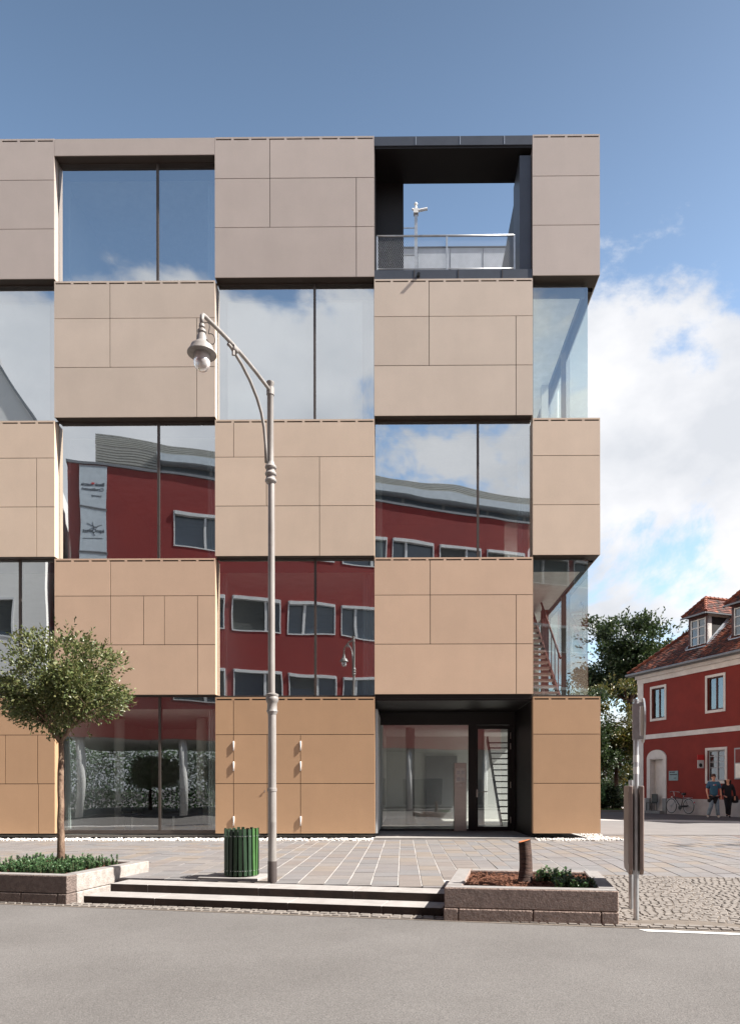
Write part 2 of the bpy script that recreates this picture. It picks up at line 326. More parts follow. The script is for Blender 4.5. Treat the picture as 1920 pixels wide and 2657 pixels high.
# ------------------------------------------------------------------ ground, road, paving
g = MB(); g.v = [(-400, -400, -.30), (400, -400, -.30), (400, 400, -.30), (-400, 400, -.30)]; g.face([0, 1, 2, 3])
tag(g.build('ground', 'asphalt2'), kind='structure')
m = MB(); m.box(-70, 70, -11.5, 0.02, -.28, ROADZ, fr=st); tag(m.build('road', 'asphalt'), kind='structure')
m = MB(); m.box(-70, 70, -40, -11.5, -.28, ROADZ + .11, fr=st); tag(m.build('opposite_pavement', 'palepave'), kind='structure')

def grid_sheet(name, mat, u0, u1, v0, v1, nu, nv, dz, skip=None):
    b = MB()
    for j in range(nv + 1):
        for i in range(nu + 1):
            x, y, _ = st(u0 + (u1 - u0) * i / nu, v0 + (v1 - v0) * j / nv, 0); b.v.append((x, y, hgt(x, y) + dz))
    for j in range(nv):
        for i in range(nu):
            u = u0 + (u1 - u0) * (i + .5) / nu; v = v0 + (v1 - v0) * (j + .5) / nv
            if skip and skip(u, v): continue
            a = j * (nu + 1) + i; b.face([a, a + 1, a + nu + 2, a + nu + 1])
    return b.build(name, mat, smooth=True)
plaza = grid_sheet('plaza', 'mortar', -20, 60, 0.03, 60.03, 160, 120, -.0035, skip=lambda u, v: u < .5 and v < .8)
tag(plaza, kind='structure')

# porphyry slabs in strips running towards the facade
def slab_mesh(b, x0, x1, y0, y1, dz):
    o = len(b.v)
    for z in (-.03, dz):
        for (x, y) in ((x0, y0), (x1, y0), (x1, y1), (x0, y1)): b.v.append((x, y, hgt(x, y) + z))
    for q in ((4, 5, 6, 7), (0, 1, 5, 4), (1, 2, 6, 5), (2, 3, 7, 6), (3, 0, 4, 7)): b.face([o + i for i in q])
slabs = []
x = -13.0
while x < 8.6:
    w = random.choice((.24, .28, .31, .36)); y = -.42 if not (-.72 < x + w / 2 < 3.2) else -.03
    if x > 4.85: y = 1.5
    y -= random.uniform(0, .25) * 0
    first = True
    def ylim(xx):
        ya = lambda v: SO.y + (v - SV.x * xx) / SV.y
        u = uv(xx, ya(.868))[0]
        if u < -4.25: return ya(1.735)
        if u < .47: return ya(.868)
        return ya(1.75) if uv(xx, ya(1.75))[0] < 2.42 else ya(3.25)
    ylo = max(ylim(x), ylim(x + w)) if not (ylim(x) - ylim(x + w) > .5) else ylim(x)
    while y > ylo + .02:
        l = random.uniform(.32, .68) if not first else random.uniform(.2, .6); first = False
        y1 = y; y0 = y - l
        if y0 < ylo + .12: y0 = ylo
        slabs.append((x + .008, x + w - .008, y0 + .0035, y1 - .0035, random.uniform(0, .005)))
        y = y0
    x += w
slabs.sort(key=lambda s: (s[0] + 1) ** 2 * .6 + (s[2] + 17.35) ** 2)
vis = [s for s in slabs if abs((s[0] - .2) / (s[2] + 17.35)) < .57]
near = vis[:290]; rest = [s for s in slabs if s not in set(near)]
for s in near:
    b = MB(); slab_mesh(b, *s); b.build('paving_slab', 'slab%d' % random.randrange(len(SLABS)), plaza)
b = MB(); mats = ['slab%d' % i for i in range(len(SLABS))]
for s in rest:
    k = len(b.f); slab_mesh(b, *s); mi = random.randrange(len(SLABS))
    for i in range(k, len(b.f)): b.mi[i] = mi
b.build('paving_slabs', mats, plaza, kind='stuff')

# beyond the slabs to the right: reddish and pale paving, side street
def zsheet(name, mat, pts, z):
    b = MB(); b.v = [(x, y, z) for x, y in pts]; b.face(list(range(len(pts)))); return tag(b.build(name, mat), kind='structure')
b = MB()
grid_red = grid_sheet('reddish_pavement', 'redpaver', 2.6, 40, 3.2, 16, 60, 24, .0055, skip=lambda u, v: st(u, v, 0)[0] < 8.3 and st(u, v, 0)[1] < 9 and st(u, v, 0)[0] < 8.3)
tag(grid_red, kind='structure')
zsheet('pale_pavement', 'palepave', [(5.0, 1.6), (9.9, 1.35), (22, .8), (22, 3.6), (14.6, 6.2), (10.6, 8.8), (5.0, 11.0)], .012)
zsheet('side_street', 'asphalt2', [(5.0, 12.2), (10.3, 10.7), (14.9, 8.3), (30, 1.0), (34, 5), (15.2, 12.0), (12.0, 21.5), (9, 28), (4, 29)], .010)

# granite setts: fan paving right of the planter and a double row along the kerb
def sett(b, u, v, w, l, ang, h):
    o = len(b.v); ca, sa = math.cos(ang), math.sin(ang)
    for sc_, z in ((1.0, -.03), (.96, h - .006), (.80, h)):
        for (p, q) in ((-w, -l), (w, -l), (w, l), (-w, l)):
            p *= .5 * sc_; q *= .5 * sc_
            X, Y, _ = st(u + p * ca - q * sa, v + p * sa + q * ca, 0); b.v.append((X, Y, hgt(X, Y) + z))
    for lv in (0, 4):
        for k in range(4): j = (k + 1) % 4; b.face([o + lv + k, o + lv + j, o + lv + 4 + j, o + lv + 4 + k])
    b.face([o + 8, o + 9, o + 10, o + 11])
base = grid_sheet('cobbled_pavement', 'grout', 2.35, 12, .03, 3.3, 40, 14, .004); tag(base, kind='structure')
b = MB(); v = -.02
for row in range(0, 40):
    uu = 2.38; rowv = .28 + row * .083
    if rowv > 3.25: break
    while uu < 9.5:
        w = random.uniform(.075, .115)
        arch = .16 * abs(math.sin((uu - 2.4) * math.pi / 1.25)) 
        sl_ = .16 * math.pi / 1.25 * math.cos((uu - 2.4) * math.pi / 1.25) * (1 if math.sin((uu - 2.4) * math.pi / 1.25) > 0 else -1)
        sett(b, uu + w / 2, rowv - .1 + arch, w - .012, .070 + random.uniform(-.006, .006), math.atan(sl_) * .8 + random.uniform(-.08, .08), .012 + random.uniform(-.004, .006)); uu += w
b.build('setts', 'sett', base, smooth=False, kind='stuff')
kb = MB(); kb.box(-14, 12, -.26, .03, -.25, ROADZ + .004, fr=st); kerb = tag(kb.build('kerb_strip', 'grout'), kind='structure')
b = MB()
for row in range(2):
    uu = -9.5
    while uu < 9.5:
        w = random.uniform(.09, .15); o = len(b.v)
        for sc_, z in ((1, -.02), (.84, .016 + random.uniform(-.004, .004))):
            for (p, q) in ((-.5, -.5), (.5, -.5), (.5, .5), (-.5, .5)):
                X, Y, _ = st(uu + w / 2 + p * (w - .012) * sc_, -.06 - .105 * row + q * .092 * sc_, 0); b.v.append((X, Y, ROADZ + z))
        for k in range(4): j = (k + 1) % 4; b.face([o + k, o + j, o + 4 + j, o + 4 + k])
        b.face([o + 4, o + 5, o + 6, o + 7]); uu += w
b.build('setts', 'sett', kerb, kind='stuff')
mk = MB(); mk.v = [st(2.62, -.40, ROADZ + .005), st(12, -.40, ROADZ + .005), st(12, -.30, ROADZ + .005), st(2.55, -.30, ROADZ + .005)]; mk.face([0, 1, 2, 3])
tag(mk.build('road_marking', 'marking'), kind='structure')

# white pebble strip along the foot of the facade
b = MB()
ico = bmesh.new(); bmesh.ops.create_icosphere(ico, subdivisions=1, radius=1); iv = [v.co.copy() for v in ico.verts]; ifc = [[v.index for v in f.verts] for f in ico.faces]; ico.free()
def pebble(b, x, y, z, r):
    o = len(b.v); q = Matrix.Rotation(random.uniform(0, 6.3), 3, 'Z') @ Matrix.Rotation(random.uniform(0, 6.3), 3, 'X'); s3 = (r * random.uniform(.8, 1.3), r * random.uniform(.7, 1), r * random.uniform(.6, .9))
    for p in iv:
        w = q @ Vector((p.x * s3[0], p.y * s3[1], p.z * s3[2])); b.v.append((x + w.x, y + w.y, z + w.z))
    for f in ifc: b.face([o + i for i in f])
for (x0, x1, n) in ((-12, -.72, 2300), (3.22, 5.3, 420)):
    for i in range(n): pebble(b, random.uniform(x0, x1), random.uniform(-.40, .12), random.uniform(.0, .035), random.uniform(.018, .034))
for i in range(300): pebble(b, random.uniform(4.75, 5.25), random.uniform(-.4, 4), random.uniform(.0, .03), random.uniform(.018, .03))
tag(b.build('pebble_strip', 'pebble', smooth=True), 'strip of white pebbles along the foot of the office facade', 'gravel', kind='stuff')

# ------------------------------------------------------------------ steps and planters
stp = empty('stone_steps', st(-2.2, .4, 0))
tag(stp, 'two long low stone steps between the granite planters', 'steps')
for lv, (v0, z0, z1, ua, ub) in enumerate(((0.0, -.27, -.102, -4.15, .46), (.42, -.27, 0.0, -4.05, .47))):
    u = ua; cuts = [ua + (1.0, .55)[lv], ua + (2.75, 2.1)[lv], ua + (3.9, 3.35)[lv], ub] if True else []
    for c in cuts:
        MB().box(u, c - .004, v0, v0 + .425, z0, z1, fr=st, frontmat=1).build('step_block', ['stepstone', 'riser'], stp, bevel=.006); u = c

def planter(name, label, u0, u1, v0, v1, rot, splits, soil, gm='granite', sm=None):
    sm = sm or gm
    c = Vector(((u0 + u1) / 2, (v0 + v1) / 2)); ca, sa = math.cos(rot), math.sin(rot)
    def fr(u, v, z):
        du, dv = u - c.x, v - c.y; return st(c.x + du * ca - dv * sa, c.y + du * sa + dv * ca, z)
    p = empty(name, fr(c.x, c.y, ROADZ)); tag(p, label, 'planter')
    zt, zm = .168, -.058; rw = .19
    # lower course of blocks, set slightly proud
    cu = [u0 - .008] + [u0 + s * (u1 - u0) for s in splits] + [u1 + .008]
    for i in range(len(cu) - 1): MB().box(cu[i], cu[i + 1] - .006, v0 - .008, v0 + rw, ROADZ - .05, zm - .006, fr=fr).build('base_block', gm, p, bevel=.012)
    for (a, bb) in ((u0 - .008, u0 + rw), (u1 - rw, u1 + .008)):
        MB().box(a, bb, v0 + rw + .005, v1, ROADZ - .05, zm - .006, fr=fr).build('base_block', sm, p, bevel=.012)
    MB().box(u0 + rw + .004, u1 - rw - .004, v1 - rw, v1, ROADZ - .05, zm - .006, fr=fr).build('base_block', gm, p, bevel=.01)
    # rim stones
    for ri, (a, bb, c0, c1) in enumerate(((u0, u1, v0, v0 + rw), (u0, u0 + rw, v0 + rw + .004, v1), (u1 - rw, u1, v0 + rw + .004, v1), (u0 + rw + .004, u1 - rw - .004, v1 - rw, v1))):
        r = MB().box(a, bb, c0, c1, zm, zt - .004, fr=fr).build('rim_stone', sm if ri in (1, 2) else gm, p, bevel=.010)
        MB().box(a + .012, bb - .012, c0 + .012, c1 - .012, zt - .006, zt, fr=fr).build('rim_top', 'granite_top', r)
    b = MB(); n = 26
    for j in range(n + 1):
        for i in range(n + 1):
            u = u0 + rw - .02 + (u1 - u0 - 2 * rw + .04) * i / n; v = v0 + rw - .02 + (v1 - v0 - 2 * rw + .04) * j / n
            b.v.append(fr(u, v, soil + .035 * noise.noise(Vector((u * 2.2, v * 2.2, 3))) + random.uniform(-.012, .012)))
    for j in range(n):
        for i in range(n): a = j * (n + 1) + i; b.face([a, a + 1, a + n + 2, a + n + 1])
    mu = b.build('mulch', 'mulch', p)
    # bark chips
    b = MB()
    for i in range(900):
        u = random.uniform(u0 + rw, u1 - rw); v = random.uniform(v0 + rw, v1 - rw); X, Y, Z = fr(u, v, soil + .015 + random.uniform(0, .02))
        a = random.uniform(0, 6.28); l = random.uniform(.012, .035); w = .008; t = random.uniform(-.5, .5); o = len(b.v)
        d = Vector((math.cos(a), math.sin(a), t)) * l; e = Vector((-math.sin(a), math.cos(a), random.uniform(-.4, .4))) * w; c_ = Vector((X, Y, Z))
        for q in (c_ - d - e, c_ + d - e, c_ + d + e, c_ - d + e, c_ + Vector((0, 0, .012))): b.v.append(tuple(q))
        for q in ((0, 1, 4), (1, 2, 4), (2, 3, 4), (3, 0, 4)): b.face([o + i for i in q])
    ch = b.build('bark_chips', 'mulch', mu, kind='stuff')
    return p, fr
plR, frR = planter('stone_planter', 'granite planter with a sawn tree stump beside the sign post', .47, 2.33, -.18, 1.68, R(2.6), (.085, .52, .905), .105, 'granite_warm')
plL, frL = planter('stone_planter', 'granite planter full of green ground cover under the small round tree', -6.15, -4.27, -.16, 1.72, 0, (.12, .65, .93), .10, 'granite', 'granite_sunlit')  # shade on the front and sun on the sides put into the stone colours

# low plants: leaves on stems
def leaf(b, p, d, up, l, w, m=0):
    d = d.normalized(); s = d.cross(up)
    s = s.normalized() if s.length > 1e-4 else d.orthogonal().normalized()
    o = len(b.v); nrm = s.cross(d); mid = p + d * (l * .45)
    for q in (p, mid + s * w * .5 + nrm * w * .12, p + d * l, mid - s * w * .5 + nrm * w * .12): b.v.append(tuple(q))
    b.face([o, o + 1, o + 2, o + 3], m)
def rv(): 
    while True:
        q = Vector((random.uniform(-1, 1), random.uniform(-1, 1), random.uniform(-1, 1)))
        if .01 < q.length < 1: return q.normalized()
def shrub(name, label, cat, pts, hmin, hmax, mat, nl, ls, parent=None, kind=None):
    x0 = pts[0]; e = empty(name, x0); tag(e, label, cat)
    b = MB(); sb = MB()
    for p in pts:
        p = Vector(p); h = random.uniform(hmin, hmax); q = p + Vector((random.uniform(-.3, .3) * h, random.uniform(-.3, .3) * h, h))
        sb.tube([p - Vector((0, 0, .03)), (p + q) / 2 + rv() * .01, q], .003, 4)
        for k in range(nl):
            t = random.uniform(.2, 1.05); c = p.lerp(q, t); d = rv(); d.z = abs(d.z) * .6
            leaf(b, c, d, Vector((0, 0, 1)), ls * random.uniform(.5, 1.2), ls * random.uniform(.6, .95))
    b.build('foliage', mat, e); sb.build('stems', 'bark', e, kind='stuff'); return e
gp = []
for i in range(560):
    u = random.uniform(-6.0, -4.55); v = random.uniform(.08, 1.4)
    gp.append(frL(u, v, .10))
shrub('ground_cover', 'bushy green ground cover filling the planter under the small tree', 'plant', gp, .07, .19, 'leaf_cover', 60, .030)
shrub('shrub', 'light green leafy shrub right of the tree stump', 'plant', [frR(random.uniform(1.50, 1.95), random.uniform(.55, 1.15), .11) for i in range(60)], .05, .17, 'leaf_green', 22, .042)
shrub('shrub', 'low dark green shrub in the right corner of the stump planter', 'plant', [frR(random.uniform(1.70, 2.12), random.uniform(.06, .55), .11) for i in range(120)], .05, .14, 'leaf_mid', 26, .036)

# tree stump
sp = frR(1.36, .75, .10); stump = empty('tree_stump', sp); tag(stump, 'sawn-off dark tree stump with an orange cut top in the planter', 'tree stump')
b = MB(); n = 18; hs = [-.04, 0, .03, .08, .2, .34, .45, .52]
for j, h in enumerate(hs):
    for k in range(n):
        t = 2 * math.pi * k / n; r = (.078 + .035 * math.exp(-max(h, 0) / .05)) * (1 + .05 * math.sin(3 * t + 1) + .03 * math.sin(5 * t + j * .4)) - .010 * h
        b.v.append((sp[0] + r * math.cos(t) + .012 * math.sin(h * 7), sp[1] + r * math.sin(t), sp[2] + h + (.02 * math.cos(t) if j == len(hs) - 1 else 0)))
for j in range(len(hs) - 1):
    for k in range(n): i = (k + 1) % n; b.face([j * n + k, j * n + i, (j + 1) * n + i, (j + 1) * n + k])
b.build('trunk', 'bark_dark', stump, smooth=True)
b = MB()
for k in range(n):
    t = 2 * math.pi * k / n; b.v.append((sp[0] + .072 * math.cos(t) + .012 * math.sin(.52 * 7), sp[1] + .072 * math.sin(t), sp[2] + .524 + .02 * math.cos(t)))
b.face(list(range(n))); b.build('cut_face', 'cutwood', stump)

# ------------------------------------------------------------------ trees
def branch(b, p, d, l, r, lvl, tips, spread, maxl, bend=.25):
    pts = [p]; rs = [r]; q = p.copy(); dd = d.copy(); n = 4
    for i in range(n):
        dd = (dd + rv() * bend * .5 + Vector((0, 0, .06))).normalized(); q = q + dd * (l / n); pts.append(q.copy()); rs.append(r * (1 - .55 * (i + 1) / n))
    b.tube(pts, rs, 6 if lvl < 2 else 4)
    if lvl >= maxl: tips.append((q.copy(), dd.copy())); tips.append((pts[2].copy(), dd.copy())); return
    k = 4 if lvl == 0 else 3
    for i in range(k):
        s = (dd + rv() * spread).normalized(); t = random.choice((2, 3, 4)); branch(b, pts[t], s, l * random.uniform(.55, .8), rs[t] * .75, lvl + 1, tips, spread, maxl, bend)
def tree(name, label, base, trunk_h, trunk_r, crown_c, crown_r, nleaf, lsize, mat, barkm='bark', seed=1, group=None, flat=.0, branch_l=None, nclump=90, lean=(0, 0)):
    random.seed(seed); base = Vector(base); e = empty(name, base); tag(e, label, 'tree', group)
    b = MB(); top = Vector((base.x + lean[0], base.y + lean[1], base.z + trunk_h))
    pts = [base + Vector((0, 0, -.15))]; rs = [trunk_r * 1.25]
    for i in range(1, 9):
        t = i / 8; pts.append(base.lerp(top, t) + Vector((random.uniform(-1, 1), random.uniform(-1, 1), 0)) * trunk_r * .25 * (i < 8)); rs.append(trunk_r * (1.1 - .35 * t) * random.uniform(.94, 1.06))
    b.tube(pts, rs, 10)
    tips = []; c = Vector(crown_c); cr = Vector(crown_r); bl = branch_l or cr.length * .42
    for i in range(7):
        a = i * 6.283 / 7 + random.uniform(-.3, .3); d = Vector((math.cos(a), math.sin(a), random.uniform(.5, 1.5))).normalized()
        branch(b, top - Vector((0, 0, random.uniform(0, .1) * trunk_h * .3)), d, bl, trunk_r * .5, 0, tips, .75, 2)
    b.build('trunk', barkm, e, smooth=True)
    lb = MB(); cl = []
    for q, d in tips:
        k = Vector(((q.x - c.x) / cr.x, (q.y - c.y) / cr.y, (q.z - c.z) / cr.z))
        if k.length > .95: k = k.normalized() * random.uniform(.7, .95); q = c + Vector((k.x * cr.x, k.y * cr.y, k.z * cr.z))
        cl.append((q, d))
    while len(cl) < nclump + len(tips) // 2:
        k = rv() * random.uniform(.45, 1.0) ** .6
        k.x *= 1 + .14 * math.sin(3.1 * k.z + seed); k *= .88 + .34 * noise.noise(k * 2.6 + Vector((seed, 0, 0)))
        q = c + Vector((k.x * cr.x, k.y * cr.y, k.z * cr.z)); cl.append((q, k.normalized()))
    cs = (cr.x * cr.y * cr.z) ** (1 / 3) * .24
    for i in range(nleaf):
        q, d = cl[i % len(cl)]
        off = rv() * cs * random.uniform(0, 1) ** .7; p = q + Vector((off.x, off.y, off.z * .8))
        dd = (rv() + d * .5 + (p - c).normalized() * .6)
        leaf(lb, p, dd, rv(), lsize * random.uniform(.6, 1.25), lsize * .5)
    # outward shoots breaking the outline
    for i in range(int(nclump * .36)):
        k = rv(); k.z = k.z * .6 + .3; k.normalize(); p0 = c + Vector((k.x * cr.x, k.y * cr.y, k.z * cr.z)) * .86; L_ = cs * random.uniform(.6, 1.3); dd = (k + rv() * .3 + Vector((0, 0, .4))).normalized()
        for s in range(9):
            leaf(lb, p0 + dd * L_ * s / 9, (dd + rv() * .9), rv(), lsize * .9, lsize * .42)
    lb.build('crown', mat, e)
    return e
tb = frL(-5.22, .98, .08)
tree('small_tree', 'small round-crowned tree with olive leaves in the planter', tb, 1.88, .050, (tb[0] + .05, tb[1], 2.81), (.93, .90, .78), 20000, .060, 'leaf_olive', 'bark_pale', seed=11, nclump=190, branch_l=.60)
random.seed(21)

# ------------------------------------------------------------------ the office building
BX = [xp(-272), xp(142), xp(559), xp(972.3), xp(1383.5), xp(1558)]   # bay edges along the facade
Z0 = [13.783, 10.375, 6.957, 3.563, .154]                            # foot of each row of boxes, top row first
GY = .22                                                             # glass line behind the cladding face
off = empty('office_building', (-2, 5, 0)); tag(off, 'five-storey office block with a checkerboard of beige panels and big windows', 'building')

def clad(row, bay, splits, ztop=None, slots=True, depth=GY, sides=(1, 1)):
    z0 = Z0[row]; zt = ztop or z0 + 3.34; x0, x1 = BX[bay], BX[bay + 1]; pm = 'panel%d' % row
    core = box('cladding_box', 'joint', off, x0 + .014, x1 - .014, .026, depth + .25, z0 + .012, zt - .012)
    if bay == 4: pass
    zs = [z0, z0 + 1.222, z0 + 2.422, zt - (.075 if slots else 0)]
    j = .0075
    for k in range(3):
        xs = [x0] + [xp(p) for p in splits[k]] + [x1]
        for i in range(len(xs) - 1):
            yo = random.uniform(0, .0025)
            MB().box(xs[i] + (j if i else 0), xs[i + 1] - (j if i < len(xs) - 2 else 0), yo, .022, zs[k] + (j if k else 0), zs[k + 1] - (j if k < 2 else 0)).build('facade_panel', pm, core)
    if slots:                                          # comb of ventilation slots along the top edge
        c = MB(); c.box(x0, x1, .001, .022, zt - .040, zt)
        n = max(3, round((x1 - x0) / .435)); w = (x1 - x0) / n
        for i in range(n + 1):
            a = x0 + i * w; c.box(max(x0, a - .030), min(x1, a + .030), .0012, .0215, zt - .075, zt - .040)
        c.build('vent_strip', pm, core)
    # returns and soffit
    if sides[0]: MB().box(x0 - .001, x0 + .012, .024, depth + .22, z0 + .002, zt - .001).build('side_return', pm, core)
    if sides[1]: MB().box(x1 - .012, x1 + .001, .024, depth + .22, z0 + .002, zt - .001).build('side_return', pm, core)
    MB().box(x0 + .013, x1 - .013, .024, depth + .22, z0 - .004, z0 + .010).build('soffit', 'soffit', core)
    return core
T1 = 17.22
clad(0, 0, [[], [], []], ztop=T1); clad(0, 2, [[926], [702, 926], [702]], ztop=T1); clad(0, 4, [[], [], []], ztop=T1, sides=(1, 0))
clad(1, 1, [[511.6], [286.6, 511.6], [286.6]]); clad(1, 3, [[1340], [1114.6, 1340], [1114.6]])
clad(2, 0, [[-60, 95.7], [-60, 95.7], []]); clad(2, 2, [[829.8], [692, 829.8], [607]]); clad(2, 4, [[], [], []], sides=(1, 0))
clad(3, 1, [[513], [287.4, 373, 427, 513], [287.4]]); clad(3, 3, [[1340], [1116.8, 1340], [1116.8]])
clad(4, 0, [[99.6], [13.7, 97.6], [-60]]); c52 = clad(4, 2, [[606, 693.5, 779.8], [606, 693.5, 779.8], [606]]); clad(4, 4, [[], [], []], sides=(1, 0))
# header panel over the top left window
hd = box('header_panel', 'panel0', off, BX[1] + .006, BX[2] - .006, .002, .40, 16.80, T1 - .01)
MB().box(BX[1] + .02, BX[2] - .02, .02, .40, 16.785, 16.799).build('soffit', 'soffit', hd)
# hinges of the two service doors in the ground floor cladding
for px in (606, 779.8):
    for z in (2.30, 1.80, .46):
        h = MB(); x = xp(px); h.tube([(x + .004, -.012, z - .115), (x + .004, -.012, z + .115)], .017, 8); h.build('hinge', 'hingewhite', c52, smooth=True)
k = MB(); k.tube([(xp(687), 0, 1.19), (xp(687), -.014, 1.19)], .012, 8); k.box(xp(687) - .010, xp(687) + .010, -.02, -.012, 1.16, 1.21); k.build('door_knob', 'steel', c52)

# side facade (right), wrapping round the corner
SX = BX[5]
for row in (0, 2, 4):
    z0 = Z0[row]; zt = T1 if row == 0 else z0 + 3.34
    for i in range(3):
        y0 = .03 + i * 2.6 if i else .024
        MB().box(SX - .022, SX, y0 + .006, .03 + (i + 1) * 2.6 - .006, z0, zt).build('side_panel', 'panel%d' % row, off)
    MB().box(SX - .30, SX - .024, .6, 7.8, z0 + .01, zt - .01).build('side_wall', 'joint', off)
    if row < 4: MB().box(BX[4] + .02, SX - .023, .60, 7.8, z0 - .004, z0 + .012).build('soffit', 'soffit', off)
for row in (1, 3):
    z0 = Z0[row]
    for i in range(2): MB().box(SX - .022, SX, 7.85 + i * 2.6, 7.85 + (i + 1) * 2.6 - .012, z0, z0 + 3.34).build('side_panel', 'panel%d' % row, off)

# windows: panes, mullion, bottom rail, spandrel band, curtains
def window(row, bay, mull, x0=None, x1=None, zb=None, zt=None, curtain=True, screen=None, glass='glass'):
    xa = x0 if x0 is not None else BX[bay] + .01; xb = x1 if x1 is not None else BX[bay + 1] - .01
    z0 = zb if zb is not None else Z0[row] - .03; z1 = zt if zt is not None else Z0[row] + 3.40
    fr = MB(); fr.box(xa, xb, GY - .02, GY + .09, z0 - .06, z0 + .025); fr.box(xa, xb, GY - .01, GY + .09, z1 - .03, z1 + .02)
    fr.box(xa, xa + .003, GY + .001, GY + .09, z0 + .0, z1 - .0); fr.box(xb - .003, xb, GY + .001, GY + .09, z0 + .0, z1 - .0)
    win = fr.build('window', 'frame', off)
    edges = [xa + .004] + ([xp(mull) - .03, xp(mull) + .03] if mull else []) + [xb - .004]
    for i in range(0, len(edges), 2):
        b = MB(); b.box(edges[i], edges[i + 1], GY, GY + .022, z0 + .026, z1 - .032, m=1, frontmat=0); b.build('pane', [glass, 'glass_in'], win)
    if mull:
        mb = MB(); X = xp(mull); mb.box(X - .029, X + .029, GY - .025, GY + .12, z0 + .026, z1 - .031)
        for q in range(14): mb.box(X - .006, X + .006, GY - .029, GY - .0245, z0 + .2 + q * .225, z0 + .212 + q * .225)
        mb.build('mullion', 'frame', win)
    sb = MB(); sb.box(xa, xb, GY + .13, GY + .17, z1 - .31, z1 + .02); sb.build('spandrel', 'spandrel', win)
    if curtain:
        cb = MB(); o = 0
        for (a, c) in ((xa + .02, xa + .16), (xb - .30, xb - .03)):
            n = 14; o = len(cb.v)
            for i in range(n + 1):
                X = a + (c - a) * i / n; Y = GY + .26 + .03 * math.sin(i * 1.9)
                cb.v += [(X, Y, z0 + .05), (X, Y, z1 - .32)]
            for i in range(n): q = o + 2 * i; cb.face([q, q + 2, q + 3, q + 1])
        cb.build('curtain', 'curtain', win)
    if screen:
        MB().box(xa + .2, xb - .3, GY + .20, GY + .204, screen, z1 - .31).build('roller_blind', 'screen', win)
    return win
window(0, 1, 403, zt=16.80)
window(1, 0, -170, screen=10.40); window(1, 2, 815, screen=10.40)
window(2, 1, 405); window(2, 3, 1243)
window(3, 0, 41, curtain=False); window(3, 2, 816)
window(4, 1, 407, zb=.20, glass='glass_mid')
# corner glazing
GX = SX - .24
for row in (1, 3):
    z0, z1 = Z0[row] - .03, Z0[row] + 3.40
    w = MB(); w.box(BX[4] + .01, GX + .02, GY - .02, GY + .08, z0 - .06, z0 + .025); w.box(GX - .06, GX + .02, GY + .081, 7.8, z0 - .06, z0 + .025)
    w.box(BX[4] + .01, BX[4] + .045, GY - .012, GY + .08, z0 + .026, z1); win = w.build('corner_window', 'frame', off)
    b = MB(); b.box(BX[4] + .046, GX, GY, GY + .022, z0 + .026, z1 - .02, m=1, frontmat=0); b.build('pane', ['glass_mid' if row == 1 else 'glass_corner', 'glass_in'], win)
    for (a, c) in ((GY + .024, 2.6), (2.66, 5.2), (5.26, 7.8)):
        b = MB(); b.v = []; b.box(GX - .022, GX, a, c, z0 + .026, z1 - .02, m=1); b.mi[3] = 0; b.build('pane', ['glass_corner', 'glass_in'], win)
    for y in (2.63, 5.23): box('mullion', 'frame', win, GX - .12, GX + .01, y - .03, y + .03, z0 + .026, z1)
    box('spandrel', 'spandrel', win, BX[4] + .02, GX - .05, GY + .13, GY + .17, z1 - .31, z1 + .0)
    box('spandrel', 'spandrel', win, GX - .14, GX - .10, GY + .18, 7.8, z1 - .31, z1 + .0)
    box('column', 'white' if row == 1 else 'redbrown', off, GX - .36, GX - .16, 4.2, 4.40, z0, z1 - .3)

# floors, ceilings, inner walls
for r, z in enumerate(Z0):
    if r < 4:
        y1 = 11
        xr = GX - .16
        box('floor_slab', 'ifloor', off, BX[0], xr, GY + .30, y1, z - .10, z - .03)
        if r == 0: continue
for r, z in enumerate(Z0):
    zc = (z + 3.41 - .31) if r else 16.6
    if r == 0: box('ceiling', 'ceil', off, BX[0], BX[3] - .05, GY + .17, 9, zc, zc + .1)
    elif r == 4: box('ceiling', 'ceil', off, BX[0], BX[3] - .05, GY + .17, 11, zc, zc + .08); box('ceiling', 'ceil', off, BX[3] + .02, GX - .2, 3.1, 11, zc, zc + .08)
    else: box('ceiling', 'ceil', off, BX[0], GX - .15, GY + .17, 11, zc, zc + .08)
box('ground_floor', 'ifloor', off, BX[0], BX[3] - .03, GY + .1, 11, .05, .10)
box('ground_floor', 'ifloor', off, BX[3] + .03, GX - .1, 2.96, 11, .02, .06)
box('roof', 'coping', off, BX[0], BX[3] - .06, .45, 11.5, 16.95, 17.12)
box('roof', 'coping', off, BX[4] + .06, SX - .33, .45, 11.5, 16.95, 17.12)
box('roof', 'coping', off, BX[3] - .05, BX[4] + .05, 6.0, 11.5, 16.95, 17.12)
box('back_wall', 'white', off, BX[0], SX - .05, 11.05, 11.3, 3.2, 16.94); box('back_wall', 'white', off, BX[3], SX - .05, 11.05, 11.3, 0, 3.19)  # left part open at ground level to let light in from behind
for X in (-11.5, -9.0, -6.5, -4.0, -1.5): box('added_rear_mullion', 'frame', off, X - .04, X + .04, 11.1, 11.2, .05, 3.19)  # bars of an unseen rear opening, added to brighten the ground floor
for r in range(5):
    z = Z0[r]; zc = z + 3.1
    for i in (1, 2, 3):
        if r == 0 and i == 3: continue
        box('partition', 'white', off, BX[i] - .05, BX[i] + .05, GY + .31, 10.9, max(z - .03, .1), zc)
    box('partition', 'white', off, BX[0] + .1, BX[3] - .06, 6.5, 6.62, max(z - .03, .1), zc)
box('partition', 'beige', off, .3, 3.95, 5.5, 5.6, Z0[3] - .03, Z0[3] + 3.1)
box('bounce_floor', 'white', off, 2.0, GX - .16, GY + .31, 7.5, Z0[3] - .029, Z0[3] - .02)  # white sheet added over the slab to bounce sun onto the ceiling
